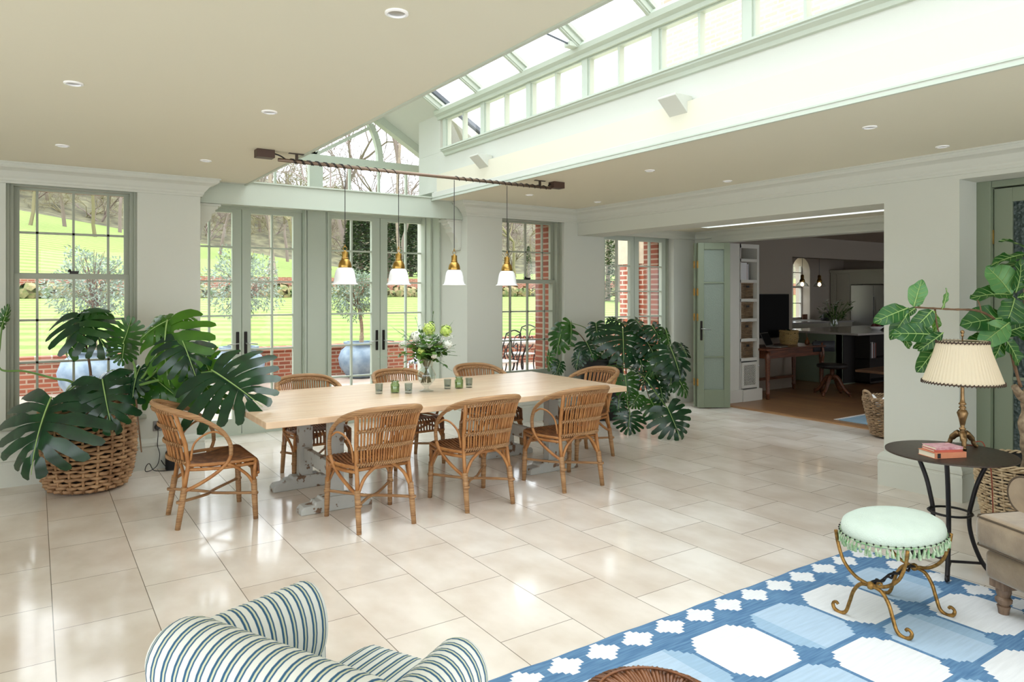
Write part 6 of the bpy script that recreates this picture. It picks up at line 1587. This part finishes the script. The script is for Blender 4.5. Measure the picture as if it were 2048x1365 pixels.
# desk and things on it
t = thing('writing_desk', 'dark mahogany writing desk against the office wall', 'desk', (9.05, 6.60, 0)); 
MB().box(-.06, 1.52, -.06, .58, .735, .765).build('desk_top', M['darkwood'], t, bevel=.006)
MB().box(0.02, 1.42, -.01, .52, .61, .735).build('apron', M['darkwood'], t)
for x, y in ((.0, 0), (1.38, 0), (0, .50), (1.38, .50)):
    MB().lathe([(.022, 0), (.03, .015), (.028, .07), (.036, .08), (.034, .10), (.028, .11), (.031, .30), (.037, .55), (.042, .62), (.042, .72)], 12, (x + .03, y, 0)).build('leg', M['darkwood'], t, smooth=True)
MB().box(.0, 1.42, .48, .51, .2, .24).build('stretcher', M['darkwood'], t)
t = thing('laptop', 'open silver laptop on the mahogany desk', 'laptop', (9.42, 6.78, .765), .25)
MB().box(-.15, .15, -.2, .03, 0, .015).build('keyboard_base', M['steel'], t, bevel=.004)
q = MB(); q.obox((0, .075, .115), (.15, 0, 0), (0, .003, .0), (0, .045, .10)); s_ = q.build('screen_lid', M['steel'], t); q = MB(); q.obox((0, .070, .115), (.140, 0, 0), (0, .0012, -.0005), (0, .040, .09)); q.build('display', M['screen'], s_)
t = thing('wall_screen', 'large black television screen hung on the office wall', 'television', (9.98, 7.25, 1.22)); MB().box(-.50, .50, -.05, 0, -.36, .36).build('bezel', M['black'], t, bevel=.006); MB().box(-.49, .49, -.053, -.05, -.35, .35).build('display', M['screen'], t)
t = thing('plant_basket', 'woven plant basket on the desk beneath the television', 'basket', (10.15, 6.98, .765)); basket(t, [(.0, .12), (.1, .14), (.2, .135)], 12, mat('straw', (176, 148, 96), .7), 14, .008, .006)
MB().lathe([(.11, .16), (0, .17)], 16, cap0=False).build('soil', M['soil'], t)
t = thing('trailing_plant', 'small dark trailing plant in the desk basket', 'houseplant', (10.15, 6.98, .93)); q = MB(); rn = random.Random(8)
for i in range(60):
    a = rn.uniform(0, 2 * PI); p_ = Vector((.12 * math.cos(a) * rn.random(), .12 * math.sin(a) * rn.random(), rn.uniform(0, .06))); small_leaf(q, p_, Vector((math.cos(a), math.sin(a), rn.uniform(-.4, .5))), Vector((0, 0, 1)), .06, .04)
q.build('foliage', M['leaf'], t)
t = thing('reed_diffuser', 'amber reed diffuser bottle on the desk', 'diffuser', (10.38, 6.80, .765)); MB().lathe([(.035, 0), (.038, .01), (.036, .06), (.014, .085), (.014, .11)], 16).build('bottle', mat('amber_glass', (110, 60, 24), .1), t, smooth=True); q = MB()
for a in (-.5, -.2, .1, .4): q.tube([(0, 0, .08), (.12 * math.sin(a), .03, .27)], .002, 4)
q.build('reed', M['darkwood'], t)
t = thing('desk_telephone', 'low black telephone beside the reed diffuser', 'telephone', (10.46, 6.70, .765), .4); MB().box(-.07, .07, -.05, .05, 0, .03).build('base', M['black'], t, bevel=.01); MB().tube([(-.08, 0, .05), (0, 0, .058), (.08, 0, .05)], .016, 8).build('handset', M['black'], t, smooth=True)
# desk chair
t = thing('swivel_chair', 'dark antique wooden swivel chair pulled up to the desk', 'chair', (10.35, 6.35, 0), PI * .9)
q = MB()
for k in range(4):
    a = k * PI / 2 + .4; c, s = math.cos(a), math.sin(a); MB().tube(bez([(0, 0, .30), (.09 * c, .09 * s, .27), (.17 * c, .17 * s, .14), (.25 * c, .25 * s, .05), (.29 * c, .29 * s, .045)], 5), [.032] * 10 + [.028] * 11, 8).lathe([(.018, 0), (.024, .02), (.018, .04)], 10, (.28 * c, .28 * s, 0)).build('leg', M['darkwood'], t, smooth=True)
MB().tube([(0, 0, .24), (0, 0, .42)], .035, 10).build('column', M['darkwood'], t, smooth=True)
MB().lathe([(.20, .42), (.23, .44), (.23, .475), (.2, .485), (.0, .48)], 28, sx=1, sy=.95).build('seat', mat('dark_leather', (30, 26, 26), .5), t, smooth=True)
MB().tube(bez([(0, -.18, .42), (0, -.23, .5), (0, -.20, .62), (0, -.24, .80)], 5), .022, 8).build('back_post', M['darkwood'], t, smooth=True)
q = MB(); q.grid(lambda a, b: (-.21 + .42 * a, -.25 + .06 * (2 * a - 1) ** 2, .66 + .17 * b), 12, 2); o = q.build('backrest', mat('slate_leather', (52, 54, 58), .5), t, smooth=True, fixn=False); mf = o.modifiers.new('s', 'SOLIDIFY'); mf.thickness = .02
# coffee table, rug, laundry basket
t = thing('low_table', 'low rustic wooden table just inside the board-floored room', 'table', (10.75, 5.50, 0)); MB().box(-.45, .95, -.45, .45, .40, .44).build('tabletop', mat('rustic_oak', (110, 80, 58), .6, var=.2), t, bevel=.008)
MB().box(-.35, .85, -.03, .03, .12, .17).build('stretcher', M['darkwood'], t)
for x in (-.3, .8): MB().lathe([(.05, 0), (.05, .03), (.025, .06), (.03, .15), (.045, .25), (.03, .35), (.05, .40)], 14, (x, 0, 0)).build('leg', M['darkwood'], t, smooth=True)
t = thing('magazine', 'white magazine lying on the low rustic table', 'magazine', (10.95, 5.35, .44), .3); MB().box(-.1, .1, -.14, .14, 0, .012).build('cover', M['opal'], t)
q = MB().box(8.35, 10.2, 3.6, 5.05, .001, .010); o = tag(q.build('woven_rug', mat('pale_blue_rug', (120, 152, 176), .95, rgb2=(160, 186, 204), scale=6, stretch=(1, 24, 1))), 'pale blue striped rug on the oak boards', 'rug')
q = MB()
for i in range(46): q.box(8.35 + i * .04, 8.36 + i * .04, 5.05, 5.10, .001, .006)
q.box(8.35, 10.2, 5.03, 5.05, .002, .012)
o2 = q.build('fringe', M['opal'], o); o2['kind'] = 'stuff'
p = at_Z(1742, 880, 0)
t = thing('laundry_basket', 'tall willow log basket with looped rim beside the square pier', 'basket', (7.86, 4.14, 0))
basket(t, [(.02, .175), (.2, .215), (.42, .26)], 20, M['wicker2'], 18, .0095, .017)
q = MB()
for a in (2.6, -.5 + .2):
    q.tube(bez([(.25 * math.cos(a - .35), .25 * math.sin(a - .35), .40), (.27 * math.cos(a - .2), .27 * math.sin(a - .2), .50), (.275 * math.cos(a + .2), .275 * math.sin(a + .2), .50), (.25 * math.cos(a + .35), .25 * math.sin(a + .35), .40)], 6), .016, 7)
q.build('handle', M['wicker2'], t, smooth=True)
lt = thing('linen_cloth', 'crumpled white linen in the willow log basket', 'cloth', (7.86, 4.14, .34)); rn = random.Random(2)
q = MB(); 
def cl(a, b):
    x = (a - .5) * .40; y = (b - .5) * .40; r_ = math.hypot(x, y); s_ = min(1, .2 / max(r_, 1e-3)); x *= s_; y *= s_
    return (x, y, .05 + .035 * math.sin(x * 34 + y * 12) + .03 * math.sin(y * 41 - x * 17) - .08 * max(0, r_ - .15))
q.grid(cl, 30, 30); o = q.build('cloth_folds', M['opal'], lt, smooth=True, fixn=False); mf = o.modifiers.new('s', 'SOLIDIFY'); mf.thickness = .006
# kitchen island
t = thing('kitchen_island', 'sage kitchen island with a pale stone worktop and dark open bookshelf end', 'kitchen island', (11.63, 6.95, 0))
MB().box(0, 3.4, .1, 1.25, .08, .87).build('carcass', M['sage'], t); MB().box(-.02, 3.4, 0, .1, 0, .87).box(-.02, 0, 0, 1.25, 0, .87).build('side_panel', M['sage'], t)
MB().box(.02, .38, -.012, 0, .02, .86).build('end_panel', mat('black_panel', (26, 22, 20), .6), t)
MB().box(.38, 1.6, -.35, -.33, .02, .87).box(.38, .40, -.35, 0, .02, .87).box(.38, 1.6, -.35, 0, .02, .06).box(.38, 1.6, -.35, 0, .46, .48).build('open_shelf', mat('black_shelf', (26, 22, 20), .6), t) if False else None
MB().box(.38, .40, -.28, 0, .02, .86).box(1.6, 1.62, -.28, 0, .02, .86).box(.38, 1.6, -.28, 0, .02, .05).box(.38, 1.6, -.28, 0, .43, .45).box(.40, 1.6, -.02, -.005, .05, .86).build('open_shelf', mat('dark_shelf', (30, 25, 22), .6), t)
MB().box(-.06, 3.45, -.32, 1.30, .87, .905).build('worktop', M['stone'], t, bevel=.004)
books(12.15, 6.83, .45, [(.03, .26, .2, gb, 'grey cookbook at the near end of the island shelf'), (.035, .28, .2, wb, 'white cookbook on the island shelf'), (.03, .25, .2, rb, 'rust cookbook on the island shelf'), (.04, .27, .2, gb, 'thick grey cookbook on the island shelf'), (.03, .26, .2, rb, 'rust cookbook at the far end of the island shelf')], 'cookbooks in the island shelf')
def vz(x, y, z): return (x, y, z)
t = thing('flower_vase', 'clear glass vase of white lilies on the kitchen island', 'vase', (12.2, 7.45, .905)); MB().lathe([(.06, 0), (.07, .02), (.09, .12), (.07, .2), (.075, .24), (.07, .24), (.065, .2), (.085, .12), (.0, .02)], 20, cap1=False).build('glass_body', M['clear'], t, smooth=True)
t = thing('lily_bouquet', 'spreading bouquet of cream lilies on the kitchen island', 'flowers', (12.2, 7.45, .93)); rn = random.Random(6); q = MB(); q2 = MB(); q3 = MB()
for i in range(26):
    a = rn.uniform(0, 2 * PI); e = rn.uniform(.1, .34); h = rn.uniform(.28, .52); tip = Vector((e * math.cos(a), e * math.sin(a), h)); q.tube([(0, 0, .05), (tip.x * .3, tip.y * .3, h * .5), tip], .004, 4)
    for k in range(4): small_leaf(q2, tip * rn.uniform(.5, 1), Vector((math.cos(a + rn.uniform(-1, 1)), math.sin(a + rn.uniform(-1, 1)), rn.uniform(-.3, .8))), Vector((rn.uniform(-.5, .5), 0, 1)), .11, .03)
    if i < 12:
        for k in range(6): small_leaf(q3, tip, Vector((math.cos(k * 1.05), math.sin(k * 1.05), .4)), Vector((0, 0, 1)), .09, .04)
q.build('stem', M['stemg'], t); q2.build('foliage', M['leafm'], t); q3.build('blossom', M['bloom'], t)
t = thing('fruit_bowl', 'white bowl of dark fruit on the kitchen island', 'bowl', (13.0, 7.1, .905)); MB().lathe([(.06, 0), (.14, .07), (.13, .07), (.05, .012)], 24).build('bowl_body', M['opal'], t, smooth=True)
for i, (x, y, z) in enumerate(((0, 0, .09), (.05, .02, .08), (-.05, .03, .08), (0, -.05, .08))):
    f_ = thing('fruit', ['dark red fruit on top of the pile in the white bowl', 'dark red fruit at the back of the white bowl', 'dark red fruit at the side of the white bowl', 'dark red fruit at the front of the white bowl'][i], 'fruit', (13.0 + x, 7.1 + y, .905 + z), 0, 'fruit in the white bowl'); MB().lathe([(.005, -.035), (.03, -.022), (.037, 0), (.028, .024), (.006, .034)], 12).build('skin', mat('plum_skin', (96, 34, 30), .4), f_, smooth=True)
t = thing('paper_cup', 'white cup with reeds beside the fruit bowl', 'cup', (13.35, 7.05, .905)); MB().lathe([(.035, 0), (.045, .12), (.04, .12), (.03, .01)], 16).build('cup_body', M['opal'], t, smooth=True); q = MB()
for a in (-.5, -.15, .2, .5): q.tube([(0, 0, .1), (.1 * math.sin(a), 0, .25)], .003, 4)
q.build('reed', M['darkwood'], t)
t = thing('cabinet_run', 'tall pale kitchen cupboards along the far kitchen wall', 'cabinet', (17, 9.0, 0)); MB().box(0.02, .6, 0.95, 1.49, 0, 2.14).box(.02, .6, .0, .95, 1.82, 2.14).build('carcass', M['kitchen_white'], t); MB().box(-.03, .6, -.0, 1.49, 2.12, 2.18).build('cornice', M['kitchen_white'], t)
for a, b in ((.97, 1.30), (1.32, 1.48)): d_ = MB().box(0, .02, a, b, .1, 2.08).build('cabinet_door', M['kitchen_white'], t, bevel=.004); MB().box(-.006, 0, a + .05, b - .05, .16, 2.02).build('door_panel', M['kitchen_white'], d_)
t = thing('refrigerator', 'tall stainless steel refrigerator in the far kitchen', 'refrigerator', (17, 9.0, 0)); MB().box(.03, .6, .05, .93, .02, 1.79).build('body', M['steel'], t); MB().box(0, .03, .36, .93, .05, 1.78).build('door', M['steel'], t, bevel=.004); MB().box(0, .03, .05, .35, .05, 1.78).build('door', M['steel'], t, bevel=.004); MB().tube([(-.03, .33, .6), (-.03, .33, 1.5)], .01, 6).build('handle', M['black'], t)
t = thing('kitchen_worktop', 'pale worktop under the arched kitchen window', 'worktop', (14.3, 9.85, 0)); MB().box(0, 2.7, 0, .62, .87, .91).build('slab', M['stone'], t); MB().box(0, 2.7, .04, .62, 0, .87).build('base_cabinets', M['kitchen_white'], t)
t = thing('kettle', 'round black stovetop kettle on the far worktop', 'kettle', (16.2, 10.1, .91)); MB().lathe([(.1, 0), (.13, .03), (.12, .12), (.06, .18), (.015, .19), (.015, .21)], 20).build('kettle_body', M['black'], t, smooth=True); MB().tube(bez([(-.11, 0, .13), (-.06, 0, .27), (.06, 0, .27), (.11, 0, .13)], 5), .008, 6).build('handle', M['black'], t, smooth=True)
t = thing('picture_frame', 'small framed picture on the kitchen windowsill', 'picture frame', (16.0, 10.55, .93)); MB().box(-.1, .1, -.01, .01, 0, .13).build('frame', M['darkwood'], t)
t = thing('coffee_machine', 'black and steel coffee machine in front of the refrigerator', 'coffee machine', (14.3, 7.55, .905)); MB().box(-.12, .12, -.14, .14, 0, .05).box(-.12, .12, .04, .14, .05, .34).box(-.12, .12, -.14, .14, .27, .36).build('machine_body', M['black'], t, bevel=.01); MB().lathe([(.05, 0), (.055, .1)], 14, (0, -.05, .05)).build('jug', M['steel'], t, smooth=True)
for i, (x, y, z) in enumerate(((12.45, 7.9, 1.72), (11.9, 7.9, 1.72))):
    t = thing('kitchen_pendant', ['lit brass and glass pendant above the kitchen island, over the lilies', 'lit brass and glass pendant seen against the arched kitchen window'][i], 'pendant lamp', (x, y, z), 0, 'lit pendants over the kitchen island')
    MB().tube([(0, 0, .2), (0, 0, .86)], .004, 6).build('cord', M['black'], t); MB().lathe([(.02, .22), (.03, .2), (.03, .14), (.045, .12), (.05, .09), (.04, .08)], 18).build('cap', M['brass'], t, smooth=True)
    MB().lathe([(.05, .085), (.09, .05), (.125, .0), (.12, .0), (.085, .048), (.045, .08)], 24, cap0=False, cap1=False).build('glass_shade', M['clear'], t, smooth=True); MB().lathe([(.005, .0), (.03, .02), (.03, .05), (.012, .08)], 14).build('bulb', M['lampglow'], t, smooth=True)
# ================================================================= CAMERA AND LIGHT
cd = bpy.data.cameras.new('camera'); cam = bpy.data.objects.new('camera', cd); COL.objects.link(cam)
cam.location = (0, 0, CAM_H); cam.rotation_euler = (PI / 2, 0, -YAW)
cd.sensor_fit = 'HORIZONTAL'; cd.sensor_width = 36; cd.lens = F_PX / 2048 * 36; cd.shift_y = -(682.5 - HY) / 2048; cd.clip_end = 600; cd.clip_start = .05
bpy.context.scene.camera = cam
w = bpy.data.worlds.new('overcast_sky'); bpy.context.scene.world = w; w.use_nodes = True; nt = w.node_tree; nt.nodes.clear()
o = nt.nodes.new('ShaderNodeOutputWorld'); b = nt.nodes.new('ShaderNodeBackground'); L = nt.links.new
tc = nt.nodes.new('ShaderNodeTexCoord'); sp = nt.nodes.new('ShaderNodeSeparateXYZ'); L(tc.outputs['Generated'], sp.inputs[0])
mr = node(nt, 'ShaderNodeMapRange'); mr.inputs[1].default_value = 0; mr.inputs[2].default_value = 1; mr.inputs[3].default_value = SKY * .62; mr.inputs[4].default_value = SKY * 1.02; L(sp.outputs[2], mr.inputs[0]); L(mr.outputs[0], b.inputs['Strength'])
b.inputs['Color'].default_value = (.89, .945, 1.0, 1); L(b.outputs[0], o.inputs[0])
s = bpy.data.lights.new('hazy_sun', 'SUN'); s.energy = SUN; s.angle = math.radians(40); s.color = (1, .98, .94); so = bpy.data.objects.new('hazy_sun', s); COL.objects.link(so)
so.rotation_euler = Vector((-.45, .25, -1)).to_track_quat('-Z', 'Y').to_euler()
sc = bpy.context.scene
sc.view_settings.view_transform = 'Standard'; sc.view_settings.look = 'None'; sc.view_settings.gamma = 1; sc.view_settings.use_curve_mapping = False
sc.view_settings.exposure = EXPO
cy_ = sc.cycles; cy_.max_bounces = 12; cy_.diffuse_bounces = 6; cy_.glossy_bounces = 4; cy_.transparent_max_bounces = 24; cy_.caustics_reflective = False; cy_.caustics_refractive = False; cy_.sample_clamp_indirect = 8
cy_.use_denoising = True
